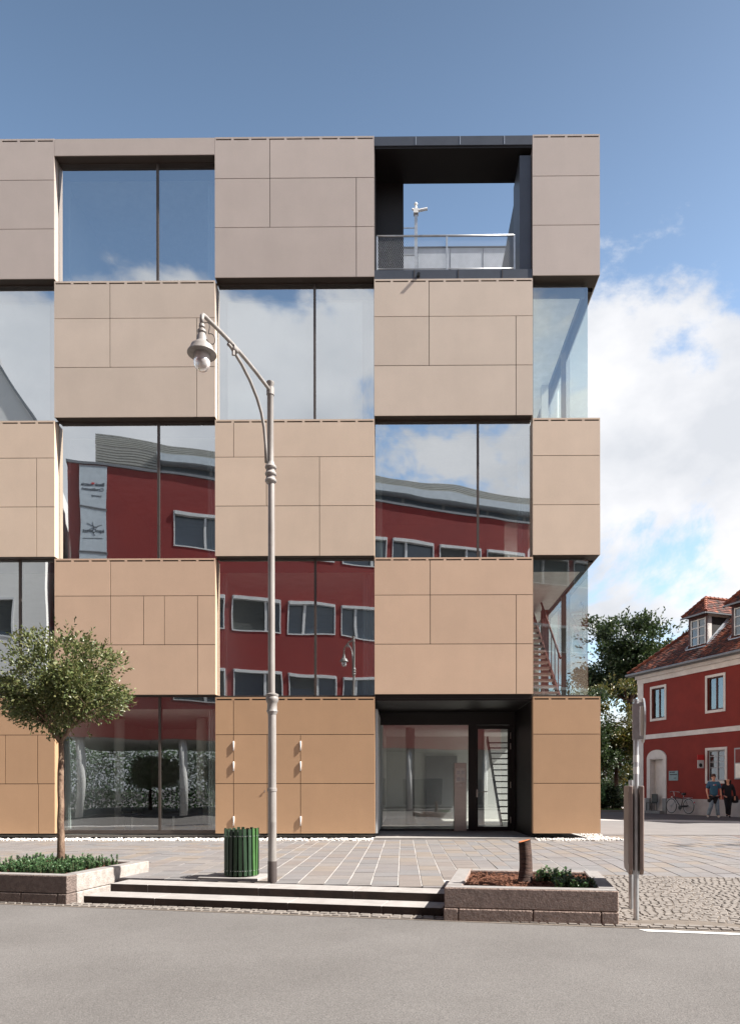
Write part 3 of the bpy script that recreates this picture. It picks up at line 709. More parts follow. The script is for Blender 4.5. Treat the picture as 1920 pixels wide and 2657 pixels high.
box('bounce_floor', 'white', off, 2.0, GX - .16, GY + .31, 7.5, Z0[1] - .029, Z0[1] - .02)  # same added bounce sheet for the upper corner room
box('partition', 'white', off, BX[3] + .06, 3.4, 7.6, 7.72, Z0[1] - .03, Z0[1] + 3.1)
box('partition', 'white', off, BX[3] + .06, 3.4, 6.4, 6.52, Z0[2] - .03, Z0[2] + 3.1)
box('left_wall', 'white', off, BX[0] - .2, BX[0] - .02, .3, 11, 0, 17)
# ground floor room behind the left window: dark furniture band and white columns
for x in (-7.9, -5.6): 
    b = MB(); b.tube([(x, 2.4, .1), (x, 2.4, 3.2)], .14, 16); b.build('column', 'white', off, smooth=True)
box('counter', 'roomdark', off, -8.3, -4.9, 5.2, 5.9, .1, 1.25)
tbl = MB(); tbl.box(-7.6, -5.4, 1.6, 2.2, .80, .84); tbl.box(-7.5, -7.44, 1.65, 2.15, .1, .8); tbl.box(-5.56, -5.5, 1.65, 2.15, .1, .8)
tbl_o = tbl.build('table', 'roomdark'); tag(tbl_o, 'dark table inside the ground floor room behind the left window', 'table')
for i, (x, y, lb) in enumerate(((-7.1, 1.25, 'left of two office chairs at the dark table behind the ground floor window'), (-6.0, 1.20, 'right of two office chairs at the dark table behind the ground floor window'))):
    oc = empty('office_chair', (x, y, .1)); tag(oc, lb, 'chair')
    c_ = MB(); c_.box(x - .22, x + .22, y - .22, y + .22, .54, .60); c_.build('seat', 'darkcloth', oc, bevel=.02)
    c_ = MB(); c_.box(x - .20, x + .20, y - .26, y - .21, .66, 1.10); c_.build('backrest', 'darkcloth', oc, bevel=.02)
    c_ = MB(); c_.tube([(x, y, .16), (x, y, .54)], .025, 8); c_.build('column', 'galv', oc)
    c_ = MB()
    for k in range(5): c_.tube([(x, y, .18), (x + .27 * math.cos(k * 1.257), y + .27 * math.sin(k * 1.257), .13)], .018, 6)
    c_.build('base', 'black', oc)
# staircase behind the upper corner window, climbing away from the facade
zb = Z0[3]
sx = MB()
for i in range(16): sx.box(2.92, 3.98, .85 + i * .235, .85 + i * .235 + .27, zb + .12 + i * .198, zb + .17 + i * .198)
sx.build('stair_treads', 'stairbrown', off)
for x in (2.86, 3.985):
    b = MB(); b.prism([(.70, zb - .02), (.98, zb - .02), (4.75, zb + 3.05), (4.75, zb + 3.30)], x, x + .05, fr=lambda p, q, e: (e, p, q)); b.build('stringer', 'redbrown', off)
    b = MB(); b.tube([(x + .02, .72, zb + 1.0), (x + .02, 3.2, zb + 3.05)], .03, 8)
    for i in range(6): b.tube([(x + .02, .95 + i * .42, zb + .2 + i * .34), (x + .02, .95 + i * .42, zb + 1.2 + i * .347)], .012, 6)
    b.build('handrail', 'redbrown', off)

# roof terrace in the top row
x0, x1 = BX[3], BX[4]
ter = box('terrace_floor', 'coping', off, x0 + .004, x1 - .004, .02, 5.9, 13.72, 13.95)
for i in range(3): box('sheet_joint', 'frame', ter, x0 + .98 + i * 1.075 - .008, x0 + .98 + i * 1.075 + .008, .012, .0195, 13.72, 13.95)
sp_ = MB(); sp_.tube([(x0 + 1.08, .02, 13.80), (x0 + 1.08, -.07, 13.79)], .04, 10); sp_.build('rain_spout', 'black', ter)
fr = MB(); fr.box(x0 + .004, x1 - .004, .0, 1.05, 16.98, 17.20); top = fr.build('terrace_lintel', 'coping', off)
for i in range(3): box('sheet_joint', 'zinc', top, x0 + 1.02 + i * 1.08 - .008, x0 + 1.02 + i * 1.08 + .008, -.006, -.0005, 16.99, 17.19)
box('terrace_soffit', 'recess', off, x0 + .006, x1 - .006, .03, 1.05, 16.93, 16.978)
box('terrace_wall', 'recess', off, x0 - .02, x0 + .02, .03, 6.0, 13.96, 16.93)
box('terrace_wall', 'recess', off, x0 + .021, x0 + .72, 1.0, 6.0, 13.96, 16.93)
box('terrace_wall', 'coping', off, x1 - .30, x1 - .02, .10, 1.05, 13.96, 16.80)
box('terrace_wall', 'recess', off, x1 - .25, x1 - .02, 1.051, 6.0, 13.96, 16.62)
rl = MB(); ry = .10
rl.tube([(x0 + .06, ry, 14.84), (x1 - .42, ry, 14.84)], .024, 10); rl.tube([(x0 + .06, ry, 14.03), (x1 - .42, ry, 14.03)], .012, 8)
rail = rl.build('railing', 'galv', off, smooth=True)
for X in (x0 + .07, x0 + 1.78, x1 - .43): box('railing_post', 'galv', rail, X - .02, X + .02, ry - .02, ry + .02, 13.95, 14.83)
nb = MB(); ux0, ux1, uz0, uz1 = x0 + .09, x1 - .45, 14.03, 14.83; dx = .052; k = 0
c = ux0 - (uz1 - uz0)
while c < ux1 + .9:                                    # diamond wire net
    for s in (1, -1):
        pa = None
        a, bb = (c, uz0), (c + (uz1 - uz0) * .62 * 1, uz1)
        if s < 0: a, bb = (c, uz1), (c + (uz1 - uz0) * .62, uz0)
        (ax, az), (bx_, bz) = a, bb
        if bx_ < ux0 or ax > ux1: continue
        if ax < ux0: t = (ux0 - ax) / (bx_ - ax); ax, az = ux0, az + (bz - az) * t
        if bx_ > ux1: t = (ux1 - ax) / (bx_ - ax); bx_, bz = ux1, az + (bz - az) * t
        nb.tube([(ax, ry + .002 * s, az), (bx_, ry + .002 * s, bz)], .0028, 3, cap=False)
    c += dx
nb.build('wire_net', 'galv', rail)
# plant housing on the roof behind the terrace and the mast with cameras
M['housing'] = pmat('pale_sheet_metal', srgb(186, 191, 198), srgb(174, 179, 186), rough=.5)
hs_ = box('plant_housing', 'housing', None, x0 + .3, x1 + .8, 6.6, 8.4, 16.5, 19.48); tag(hs_, 'pale sheet-metal plant housing on the roof behind the terrace', 'housing')
for i in range(3): box('sheet_joint', 'coping', hs_, x0 + 1.2 + i * 1.1, x0 + 1.215 + i * 1.1, 6.592, 6.5995, 16.6, 19.48)
b = MB(); b.box(x0 + .28, x1 + .82, 6.57, 8.42, 19.481, 19.52); b.build('cap_flashing', 'coping', hs_)
ma = empty('camera_mast', (x0 + 1.15, 6.2, 17.12)); tag(ma, 'grey roof mast with a small camera and wind sensor above the terrace', 'mast')
X, Y = x0 + 1.14, 6.2
b = MB(); b.box(X - .05, X + .05, Y - .05, Y + .05, 17.1, 20.25); b.build('post', 'galv', ma)
b = MB(); b.tube([(X, Y, 20.25), (X, Y, 20.60)], .03, 8); b.lathe([(.05, 0), (.06, .05), (.02, .1)], (X, Y, 20.60), 10); b.build('sensor', 'paper', ma, smooth=True)
b = MB(); b.box(X - .08, X + .08, Y - .11, Y + .06, 20.28, 20.43); b.tube([(X, Y - .06, 20.36), (X + .38, Y - .1, 20.40)], .045, 8); b.tube([(X, Y - .06, 20.36), (X - .13, Y - .1, 20.40)], .03, 8); b.build('camera_head', 'paper', ma)
b = MB(); b.tube([(X - .75, Y, 19.85), (X, Y, 19.85)], .018, 6); b.tube([(X - .75, Y, 18.95), (X, Y, 18.95)], .03, 6); b.build('stay', 'galv', ma)
b = MB(); b.tube([(xp(1506), .3, 17.1), (xp(1506), .3, 17.40)], .008, 6); b.build('lightning_rod', 'galv', off)

# entrance recess
ex0, ex1, EY = BX[3], BX[4], 2.9
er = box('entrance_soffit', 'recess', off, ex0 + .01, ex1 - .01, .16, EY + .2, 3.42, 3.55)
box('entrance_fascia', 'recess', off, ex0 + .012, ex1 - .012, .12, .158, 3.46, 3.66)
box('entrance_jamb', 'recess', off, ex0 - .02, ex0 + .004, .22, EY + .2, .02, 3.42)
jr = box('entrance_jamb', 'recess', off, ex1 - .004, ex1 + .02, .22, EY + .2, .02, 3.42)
box('threshold', 'concrete', off, ex0 - .02, ex1 + .02, -.02, EY + .05, -.02, .045)
ef = MB(); d = EY
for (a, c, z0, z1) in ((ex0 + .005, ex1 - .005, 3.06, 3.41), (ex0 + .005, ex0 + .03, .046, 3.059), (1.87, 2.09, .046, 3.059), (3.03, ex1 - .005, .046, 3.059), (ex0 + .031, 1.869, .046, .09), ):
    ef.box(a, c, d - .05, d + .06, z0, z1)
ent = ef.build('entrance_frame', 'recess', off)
b = MB(); b.box(ex0 + .031, 1.869, d, d + .02, .091, 3.059, m=1, frontmat=0); b.build('pane', ['glass_clear', 'glass_in'], ent)
dr = MB(); 
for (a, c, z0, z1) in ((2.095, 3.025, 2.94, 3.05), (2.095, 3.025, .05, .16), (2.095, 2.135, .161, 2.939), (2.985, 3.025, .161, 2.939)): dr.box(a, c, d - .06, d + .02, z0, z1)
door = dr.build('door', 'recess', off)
b = MB(); b.box(2.136, 2.984, d - .02, d, .161, 2.939, m=1, frontmat=0); b.build('pane', ['glass_clear', 'glass_in'], door)
b = MB(); b.tube([(2.115, d - .062, 1.14), (2.115, d - .12, 1.14), (2.40, d - .125, 1.16)], .012, 8); b.box(2.09, 2.13, d - .066, d - .0605, 1.0, 1.22); b.build('door_handle', 'steel', door)
for z in (2.75, 2.45, 1.35, .35): b = MB(); b.tube([(3.06, d - .07, z - .09), (3.06, d - .07, z + .09)], .014, 8); b.build('hinge', 'steel', door)
ip = empty('intercom_pillar', (1.60, 2.72, .045)); tag(ip, 'brushed steel intercom pillar standing in front of the entrance glass', 'intercom')
box('pillar', 'steel', ip, 1.45, 1.79, 2.62, 2.80, .045, 1.97, bevel=.006)
pn = box('label_panel', 'paper', ip, 1.49, 1.76, 2.608, 2.6195, 1.42, 1.82)
for i in range(2):
    for j in range(2): box('label', 'galv', pn, 1.51 + i * .13, 1.61 + i * .13, 2.603, 2.6075, 1.46 + j * .19, 1.56 + j * .19)
box('button', 'paper', ip, 1.60, 1.66, 2.610, 2.6195, 1.30, 1.38)
# lobby: white wall, round columns, dark stair
box('lobby_wall', 'white', off, ex0 + .05, GX - .3, 10.2, 10.3, .05, 3.3)
for x in (.25, 2.55): b = MB(); b.tube([(x, 6.2, .05), (x, 6.2, 3.3)], .15, 16); b.build('column', 'white', off, smooth=True)
box('lobby_door', 'oppgrey', off, .9, 2.1, 10.12, 10.19, .06, 2.5)
b = MB()
for i in range(14): b.box(3.05, 4.0, 4.4 + i * .27, 4.4 + i * .27 + .25, .25 + i * .2, .29 + i * .2)
b.build('stair_treads', 'frame', off)
b = MB(); b.prism([(4.3, .1), (4.6, .1), (8.2, 2.95), (8.0, 3.1)], 3.0, 3.045, fr=lambda p, q, e: (e, p, q)); b.build('stringer', 'frame', off)

# ------------------------------------------------------------------ street lamp
LX, LY = -1.755, -7.81
lamp = empty('street_lamp', (LX, LY, 0)); tag(lamp, 'tall grey street lamp with a bracket arm and bell-shaped lantern', 'street lamp')
b = MB(); b.lathe([(.063, -.05), (.063, .0), (.061, .285)], (LX, LY, 0), 20); b.build('pole_foot', 'lampdark', lamp, smooth=True, autosm=True)
b = MB(); prof = [(.062, .284), (.061, 1.20), (.064, 1.205), (.064, 1.235), (.060, 1.24), (.060, 1.0 + .70), (.058, 2.30)]
prof = [(.058, .284), (.057, .80), (.058, .805), (.0565, .82), (.056, 1.22), (.062, 1.225), (.062, 1.265), (.055, 1.27), (.054, 2.26)]
b.lathe(prof, (LX, LY, 0), 20); b.build('pole', 'lamp', lamp, smooth=True, autosm=True)
b = MB(); b.lathe([(.058, 2.26), (.064, 2.28), (.075, 2.30), (.066, 2.33), (.064, 2.40), (.072, 2.42), (.086, 2.45), (.086, 2.48), (.078, 2.495), (.086, 2.51), (.086, 2.53), (.05, 2.545)], (LX, LY, 0), 24); b.build('collar', 'lamp', lamp, smooth=True, autosm=True)
b = MB(); b.lathe([(.047, 2.545), (.045, 4.0), (.043, 5.36)], (LX - .008, LY, 0), 20); b.build('pole', 'lamp', lamp, smooth=True, autosm=True)
b = MB(); pr = [(.046, 5.36)]
for z in (5.38, 5.47, 5.56): pr += [(.056, z), (.074, z + .012), (.078, z + .028), (.070, z + .045), (.054, z + .06)]
pr += [(.044, 5.66)]
b.lathe(pr, (LX - .015, LY, 0), 24); b.build('collar', 'lamp', lamp, smooth=True, autosm=True)
b = MB(); b.lathe([(.044, 5.66), (.042, 6.70), (.052, 6.715), (.052, 6.735), (.030, 6.74)], (LX - .02, LY, 0), 20); b.build('pole', 'lamp', lamp, smooth=True, autosm=True)
PT = Vector((LX - .03, LY - .03, 6.60)); TIP = Vector((-2.235, -9.32, 6.60))
b = MB(); A_ = []
for i in range(9): t = i / 8; A_.append(PT.lerp(TIP, t) + Vector((0, 0, .045 * math.sin(math.pi * t) + .02)))
dv_ = (TIP - PT).normalized()
A_ += [TIP + dv_ * .03 + Vector((0, 0, .015)), TIP + dv_ * .055 + Vector((0, 0, -.01)), TIP + dv_ * .062 + Vector((0, 0, -.05)), TIP + dv_ * .062 + Vector((0, 0, -.10))]
b.tube(A_, .024, 10); b.build('arm', 'lamp', lamp, smooth=True)
b = MB(); br = []
for t, z in ((.01, 5.62), (.02, 5.85), (.05, 6.06), (.10, 6.22), (.18, 6.35), (.30, 6.47), (.45, 6.56), (.62, 6.62), (.66, 6.615)): p = PT.lerp(TIP, t); br.append((p.x - .03 * (1 - t), p.y - .02 * (1 - t), z))
b.tube(br, .020, 10); b.build('brace', 'lamp', lamp, smooth=True)
q = PT.lerp(TIP, .60); q2 = PT.lerp(TIP, .58)
for cp in ([(q + Vector((.0, 0, .075)), q + Vector((0, 0, -.06)), .018)], [(q2 - dv_ * .04 + Vector((0, 0, .03)), q2 + dv_ * .06 + Vector((0, 0, .03)), .036)], [((LX - .02, LY, 5.60), (LX - .075, LY - .03, 5.60), .02)], [((LX - .02, LY, 6.56), (LX - .02, LY, 6.66), .052)]):
    b = MB(); b.tube([cp[0][0], cp[0][1]], cp[0][2], 12); b.build('clamp', 'lamp', lamp, smooth=True, autosm=True)
lc = TIP + dv_ * .062; LC = Vector((lc.x, lc.y, 0))
lum = MB(); lum.lathe([(.012, 6.50), (.030, 6.49), (.034, 6.46), (.022, 6.445), (.030, 6.43), (.048, 6.42), (.050, 6.40), (.038, 6.385), (.052, 6.36), (.058, 6.30), (.066, 6.285), (.075, 6.28), (.118, 6.245), (.128, 6.215), (.132, 6.205), (.160, 6.165), (.162, 6.155), (.150, 6.152)], LC, 28)
lan = lum.build('lantern', 'lamp', lamp, smooth=True, autosm=True)
b = MB(); b.lathe([(.149, 6.153), (.10, 6.175), (.088, 6.178)], LC, 28); b.build('reflector', 'lampwhite', lan, smooth=True)
gm = bpy.data.materials.new('frosted_lamp_glass'); gm.use_nodes = True; p_ = gm.node_tree.nodes['Principled BSDF']; p_.inputs['Base Color'].default_value = (.86, .83, .82, 1); p_.inputs['Roughness'].default_value = .12; p_.inputs['Transmission Weight'].default_value = .55; M['lampglass'] = gm
b = MB(); b.lathe([(.088, 6.176), (.089, 6.08), (.091, 6.075), (.090, 6.05), (.083, 6.02), (.066, 5.99), (.040, 5.972), (.006, 5.966)], LC, 28); b.build('glass_bowl', 'lampglass', lan, smooth=True)
b = MB(); b.tube([LC + Vector((0, 0, 6.55)), LC + Vector((0, 0, 6.48))], .009, 8); b.torus(LC + Vector((0, 0, 6.525)), (1, .3, 0), .016, .005, 14, 5); b.build('hanger', 'galv', lan)
b = MB(); cb = []
for i in range(25):
    t = i / 24; cb.append(LC + Vector((.02 + .10 * math.sin(t * 3.1) + .025 * math.sin(t * 14), .02 * math.cos(t * 11), 6.52 - .24 * math.sin(t * math.pi * .55) + .03 * math.sin(t * 17))))
b.tube(cb, .0045, 5); b.build('cable', 'black', lan)

# ------------------------------------------------------------------ litter bin
bx_, by_ = -2.27, -7.36
bn = empty('litter_bin', (bx_, by_, 0)); tag(bn, 'round green slatted litter bin beside the street lamp', 'litter bin')
ca, sa = math.cos(-TH), math.sin(-TH)
b = MB(); b.box(-.52, .36, -.30, .26, -.01, .035, fr=lambda x, y, z: (bx_ + x * ca - y * sa, by_ + x * sa + y * ca, z)); b.build('base_slab', 'stepstone', bn, bevel=.008)
b = MB(); b.lathe([(.195, .06), (.195, .66), (.185, .66), (.185, .10), (.05, .10)], (bx_, by_, 0), 28); b.build('liner', 'binliner', bn, smooth=True, autosm=True)
for z in (.12, .60): b = MB(); b.torus((bx_, by_, z), (0, 0.0001, 1), .213, .010, 40, 6); b.build('hoop', 'galv', bn, smooth=True)
random.seed(5)
for i in range(22):
    a = 2 * math.pi * i / 22; c_, s_ = math.cos(a), math.sin(a); r0, r1 = .222, .240; w = .0215; tw = random.uniform(-.05, .05); mid = .19 + random.uniform(-.02, .02)
    b = MB(); o = 0
    zs = [.05, .42, .70 + random.uniform(-.012, .008)]
    for k, z in enumerate(zs):
        sh = tw * (z - .4) * .5
        for (rr, ww) in ((r0, -w), (r1, -w), (r1, w), (r0, w)): b.v.append((bx_ + rr * c_ - (ww + sh) * s_, by_ + rr * s_ + (ww + sh) * c_, z))
    for k in range(2):
        for j in range(4): i2 = (j + 1) % 4; b.face([k * 4 + j, k * 4 + i2, k * 4 + 4 + i2, k * 4 + 4 + j])
    b.face([3, 2, 1, 0]); b.face([8, 9, 10, 11])
    mt = 'slat%d' % random.choice((0, 0, 1, 1, 2)) if not (-1.2 < math.sin(a) < -.2 and c_ > .7) else 'slat3'
    so = b.build('slat', mt, bn)
    sb = MB()
    for z in (.12, .60): sb.tube([(bx_ + .238 * c_, by_ + .238 * s_, z), (bx_ + .244 * c_, by_ + .244 * s_, z)], .007, 6)
    sb.build('screw', 'galv', so)

# ------------------------------------------------------------------ sign post with two-sided display
sg = empty('sign_post', (2.69, -9.10, ROADZ)); tag(sg, 'grey two-post sign seen edge-on with display panels and a round disc', 'sign')
pA, pB = Vector((2.585, -9.455)), Vector((2.74, -8.80)); dn = (pB - pA).normalized(); rt = Vector((dn.y, -dn.x))
def sf(a, t, z): q = pA + dn * a + rt * t; return (q.x, q.y, z)
Lp = (pB - pA).length
b = MB(); b.tube([sf(0, 0, ROADZ - .1), sf(0, 0, 2.22)], .030, 16); b.build('post', 'galv', sg, smooth=True, autosm=True)
b = MB(); b.tube([sf(Lp, 0, ROADZ - .1), sf(Lp, 0, 1.36)], .030, 16); b.build('post', 'galv', sg, smooth=True, autosm=True)
b = MB(); b.tube([sf(0, 0, 2.221), sf(0, 0, 2.25)], .034, 16); b.build('post_cap', 'galv', sg)
for t0, t1 in ((-.080, -.036), (.036, .080)):
    dsp = MB(); dsp.prism([(-.06, .36), (.0, .30), (Lp, .30), (Lp + .06, .36), (Lp + .06, 1.29), (-.06, 1.29)], t0, t1, fr=lambda p, q, e: sf(p, e, q)); pnl = dsp.build('display_panel', 'signsteel', sg, bevel=.012)
    tt = t0 - .003 if t0 < 0 else t1 + .003
    b = MB(); b.box(0, 1, 0, 1, 0, 1); b = MB(); b.box(.0, Lp, min(tt, t0 if t0 < 0 else t1), max(tt, t0 if t0 < 0 else t1), .42, 1.22, fr=sf); b.build('display_face', 'plaque' if t0 > 0 else 'signsteel', pnl)
for a in (-.02, Lp - .02):
    for z in (.325, 1.27): b = MB(); b.box(a, a + .04, -.035, .035, z - .02, z + .02, fr=sf); b.build('spacer', 'galv', sg)
# round disc on a rail at the top of the near post
dc = Vector(sf(.10, .075, 2.02)); b = MB(); n = 36; rn = Vector((rt.x, rt.y, 0)) 
for s_ in (0, 1):
    for k in range(n):
        t = 2 * math.pi * k / n; q = dc + Vector((dn.x, dn.y, 0)) * math.cos(t) * .25 + Vector((0, 0, 1)) * math.sin(t) * .25 + rn * (.018 * s_); b.v.append(tuple(q))
b.face(list(range(n))[::-1]); b.face([n + k for k in range(n)])
for k in range(n): j = (k + 1) % n; b.face([k, j, n + j, n + k])
b.build('disc', 'galv', sg)
b = MB(); b.box(-.05, .02, .032, .074, 1.80, 1.84, fr=sf); b.box(-.05, .02, .032, .074, 2.17, 2.21, fr=sf); b.box(-.035, .035, -.036, .036, 1.80, 2.2, fr=sf); b.build('disc_bracket', 'galv', sg)
for z0, z1 in ((1.55, 1.63), (1.42, 1.50)): b = MB(); b.tube([sf(0, 0, z0), sf(0, 0, z1)], .0312, 16, cap=False); b.build('sticker', 'paper', sg, smooth=True)

# ------------------------------------------------------------------ the red house
HA = Vector((11.97, 18.85)); HW = Vector((.3587, -.9332)); HO = Vector((-.9332, -.3587))
def hf(w, d, z): q = HA + HW * w + HO * d; return (q.x, q.y, z)
house = empty('red_house', hf(5, -4, 0)); tag(house, 'old dark red house with white trim and a tiled roof with dormers', 'house')
def wall_cells(b, w0, w1, z0, z1, ops, d0, d1, fr):
    ws = sorted({w0, w1, *[o[0] for o in ops], *[o[1] for o in ops]}); zs = sorted({z0, z1, *[o[2] for o in ops], *[o[3] for o in ops]})
    for i in range(len(ws) - 1):
        j = 0
        while j < len(zs) - 1:
            def op(jj): cw, cz = (ws[i] + ws[i + 1]) / 2, (zs[jj] + zs[jj + 1]) / 2; return any(o[0] < cw < o[1] and o[2] < cz < o[3] for o in ops)
            if op(j): j += 1; continue
            k = j
            while k + 1 < len(zs) - 1 and not op(k + 1): k += 1
            b.box(ws[i], ws[i + 1], d0, d1, zs[j], zs[k + 1], fr=fr); j = k + 1
ops = [(1.02, 1.92, 4.66, 6.14), (4.63, 5.56, 4.70, 6.16), (4.63, 5.64, 1.56, 2.92), (.93, 1.84, -.2, 2.67), (7.6, 8.6, 4.7, 6.16), (7.6, 8.6, 1.56, 2.92)]
b = MB(); wall_cells(b, 0, 13, -.2, 6.95, ops, -.38, 0, lambda w, d, z: hf(w, d, z)); b.build('wall', 'redwall', house)
b = MB(); b.box(-.001, .38, -9.5, -.381, -.2, 6.95, fr=hf); b.build('end_wall', 'redwall', house)
b = MB(); b.box(-.02, .40, .001, .025, .75, 6.5, fr=hf); b.box(-.022, -.002, -9, .025, .75, 6.5, fr=hf); b.build('quoin', 'trim', house)
b = MB(); b.box(.40, 13, .001, .028, 3.68, 3.90, fr=hf); b.build('band', 'trim', house)
b = MB(); b.box(-.03, 13, .001, .05, 6.50, 6.74, fr=hf); b.box(-.06, 13, .001, .16, 6.741, 6.95, fr=hf); b.build('cornice', 'trim', house)
b = MB(); b.box(-.04, .70, .001, .045, -.2, .74, fr=hf); b.box(2.06, 13, .001, .045, -.2, .74, fr=hf); b.build('plinth', 'plinth', house)
def hwin(o, frame, cross, curtain, sill=True, open_=False):
    w0, w1, z0, z1 = o[:4]
    t = MB(); e = .115
    t.box(w0 - e, w0, .001, .03, z0 - e, z1 + e, fr=hf); t.box(w1, w1 + e, .001, .03, z0 - e, z1 + e, fr=hf); t.box(w0 + .0005, w1 - .0005, .001, .03, z1, z1 + e, fr=hf); t.box(w0 + .0005, w1 - .0005, .001, .035, z0 - e, z0, fr=hf)
    win = t.build('window', 'trim', house)
    f = MB(); k = .06; D0, D1 = -.13, -.07
    f.box(w0, w0 + k, D0, D1, z0, z1, fr=hf); f.box(w1 - k, w1, D0, D1, z0, z1, fr=hf); f.box(w0 + k, w1 - k, D0, D1, z0, z0 + k, fr=hf); f.box(w0 + k, w1 - k, D0, D1, z1 - k, z1, fr=hf)
    mw = (w0 + w1) / 2; f.box(mw - .035, mw + .035, D0, D1 + .002, z0 + k, z1 - k, fr=hf)
    for zz in cross: f.box(w0 + k, w1 - k, D0 + .01, D1 - .01, zz - .018, zz + .018, fr=hf)
    f.build('frame', frame, win)
    for (a, c) in ((w0 + k, mw - .036), (mw + .036, w1 - k)):
        g_ = MB(); g_.box(a, c, -.11, -.10, z0 + k, z1 - k, fr=hf); g_.build('pane', 'house_glass', win)
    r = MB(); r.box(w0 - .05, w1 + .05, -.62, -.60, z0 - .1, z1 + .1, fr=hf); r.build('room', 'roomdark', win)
    if curtain:
        c_ = MB()
        for (a, c) in curtain: c_.box(a, c, -.22, -.21, z0 + .05, z1 - .05, fr=hf)
        c_.build('curtain', 'net', win)
hwin(ops[0], 'brownframe', (), [(1.06, 1.44), (1.5, 1.88)]); hwin(ops[1], 'brownframe', (), [(4.68, 4.90)]); hwin(ops[2], 'greyframe', (2.15, 2.4, 2.65), [(4.66, 5.6)] and [(4.66, 5.1)])
hwin(ops[4], 'brownframe', (), None); hwin(ops[5], 'greyframe', (2.15,), None)
# arched doorway
t = MB(); t.box(.70, .929, .001, .06, .75, 2.55, fr=hf); t.box(1.841, 2.06, .001, .06, .75, 2.55, fr=hf)
arc = [(2.06, 2.551), (2.06, 2.70)] + [(1.38 + .68 * math.cos(a), 2.70 + .42 * math.sin(a)) for a in [math.pi * i / 14 for i in range(1, 14)]] + [(.70, 2.70), (.70, 2.551), (.929, 2.551), (.929, 2.67), (1.841, 2.67), (1.841, 2.551)]
n = len(arc); o = len(t.v)
for e in (.001, .06):
    for p, q in arc: t.v.append(hf(p, e, q))
t.face([o + n + i for i in range(n)]); 
for i in range(n): j = (i + 1) % n; t.face([o + i, o + j, o + n + j, o + n + i])
dw = t.build('doorway', 'trim', house)
b = MB(); b.box(.932, .95, -.38, .0, -.2, 2.66, fr=hf); b.box(1.82, 1.838, -.38, .0, -.2, 2.66, fr=hf); b.box(.951, 1.819, -.38, .0, 2.64, 2.668, fr=hf); b.build('door_lining', 'trim', dw)
b = MB(); b.box(.951, 1.819, -.28, -.24, -.2, 2.639, fr=hf); b.build('door_leaf', 'trim', dw)
for (a, c) in ((.66, .93), (1.84, 2.10)): b = MB(); b.box(a, c, .001, .10, -.1, .749, fr=hf); b.build('door_base_stone', 'graystone', dw, bevel=.01)
b = MB(); b.box(.86, 1.95, -.37, .35, -.1, .14, fr=hf); b.build('door_step', 'graystone', dw)
ch = MB(); ch.box(1.05, 1.45, .05, .40, .50, .54, fr=hf); ch.box(1.05, 1.45, .02, .05, .54, .95, fr=hf)
for (a, c) in ((1.06, .06), (1.42, .06), (1.06, .37), (1.42, .37)): ch.box(a, a + .03, c, c + .03, .14, .50, fr=hf)
tag(ch.build('chair', 'black'), 'dark chair standing in the doorway of the red house', 'chair')
# plaque, notice board, small sign
b = MB(); b.box(2.22, 2.82, .002, .03, 1.60, 2.06, fr=hf); pq = tag(b.build('plaque', 'plaque'), 'grey-green office plaque on the red wall beside the arched door', 'plaque')
b = MB()
for i, (a, c, z, h) in enumerate(((2.28, 2.40, 1.97, .05), (2.42, 2.62, 1.97, .05), (2.28, 2.78, 1.86, .05), (2.55, 2.70, 1.70, .03))): b.box(a, c, .031, .033, z, z + h, fr=hf)
b.build('print', 'ink', pq)
b = MB(); b.box(6.2, 7.3, .002, .07, 1.62, 2.95, fr=hf); nbd = tag(b.build('notice_board', 'greyframe'), 'grey framed notice board on the red wall at the picture edge', 'notice board')
b = MB(); b.box(6.26, 7.24, .071, .074, 1.68, 2.28, fr=hf); b.build('notice', 'paper', nbd); b = MB(); b.box(6.26, 7.24, .071, .074, 2.32, 2.89, fr=hf); b.build('notice', 'redinner', nbd)
ss = empty('wall_sign', hf(4.42, .2, 2.3)); tag(ss, 'small red and white sign with a black dot beside the lower window', 'sign')
b = MB(); b.box(4.40, 4.43, .001, .36, 2.14, 2.50, fr=hf); b.build('plate', 'trim', ss); b = MB(); b.box(4.40, 4.43, .001, .36, 2.501, 2.74, fr=hf); b.build('plate', 'redink', ss)
b = MB(); b.tube([hf(4.431, .20, 2.27), hf(4.437, .20, 2.27)], .09, 16); b.build('dot', 'black', ss)

# tiled roof
def tiles(b, P, U, V, nv, lo, hi, tw=.18, th=.155, mats=5, nrm=None):
    P, U, V = Vector(P), Vector(U).normalized(), Vector(V).normalized(); Nn = nrm if nrm else U.cross(V)
    if Nn.z < 0: Nn = -Nn
    for j in range(nv):
        v0 = j * th; a, c = lo(v0 + th / 2), hi(v0 + th / 2); u = a - random.uniform(0, tw)
        if c - a < .05: continue
        while u < c:
            ua, ub = max(u, a), min(u + tw - .008, c); 
            if ub - ua > .02:
                o = len(b.v); h = .030 + random.uniform(-.006, .012); q = random.uniform(-.01, .01); mm = random.choice((0, 0, 1, 1, 2, 3, 4))
                for (uu, vv, hh) in ((ua, v0 + q, h), (ub, v0 + q, h), (ub, v0 + th + .03, .004), (ua, v0 + th + .03, .004), (ua, v0 + q, 0), (ub, v0 + q, 0)): b.v.append(tuple(P + U * uu + V * vv + Nn * hh))
                b.face([o, o + 1, o + 2, o + 3], mm); b.face([o + 4, o + 5, o + 1, o], mm); b.face([o + 5, o + 2, o + 1], mm); b.face([o + 4, o, o + 3], mm)
            u += tw
TM = ['tile%d' % i for i in range(5)]
TP = .93; INW = 4.85; EZ = 7.0
W3 = Vector((HW.x, HW.y, 0)); I3 = Vector((-HO.x, -HO.y, 0)); SLOPE = (I3 + Vector((0, 0, TP))).normalized(); kk = math.sqrt(1 + TP * TP)
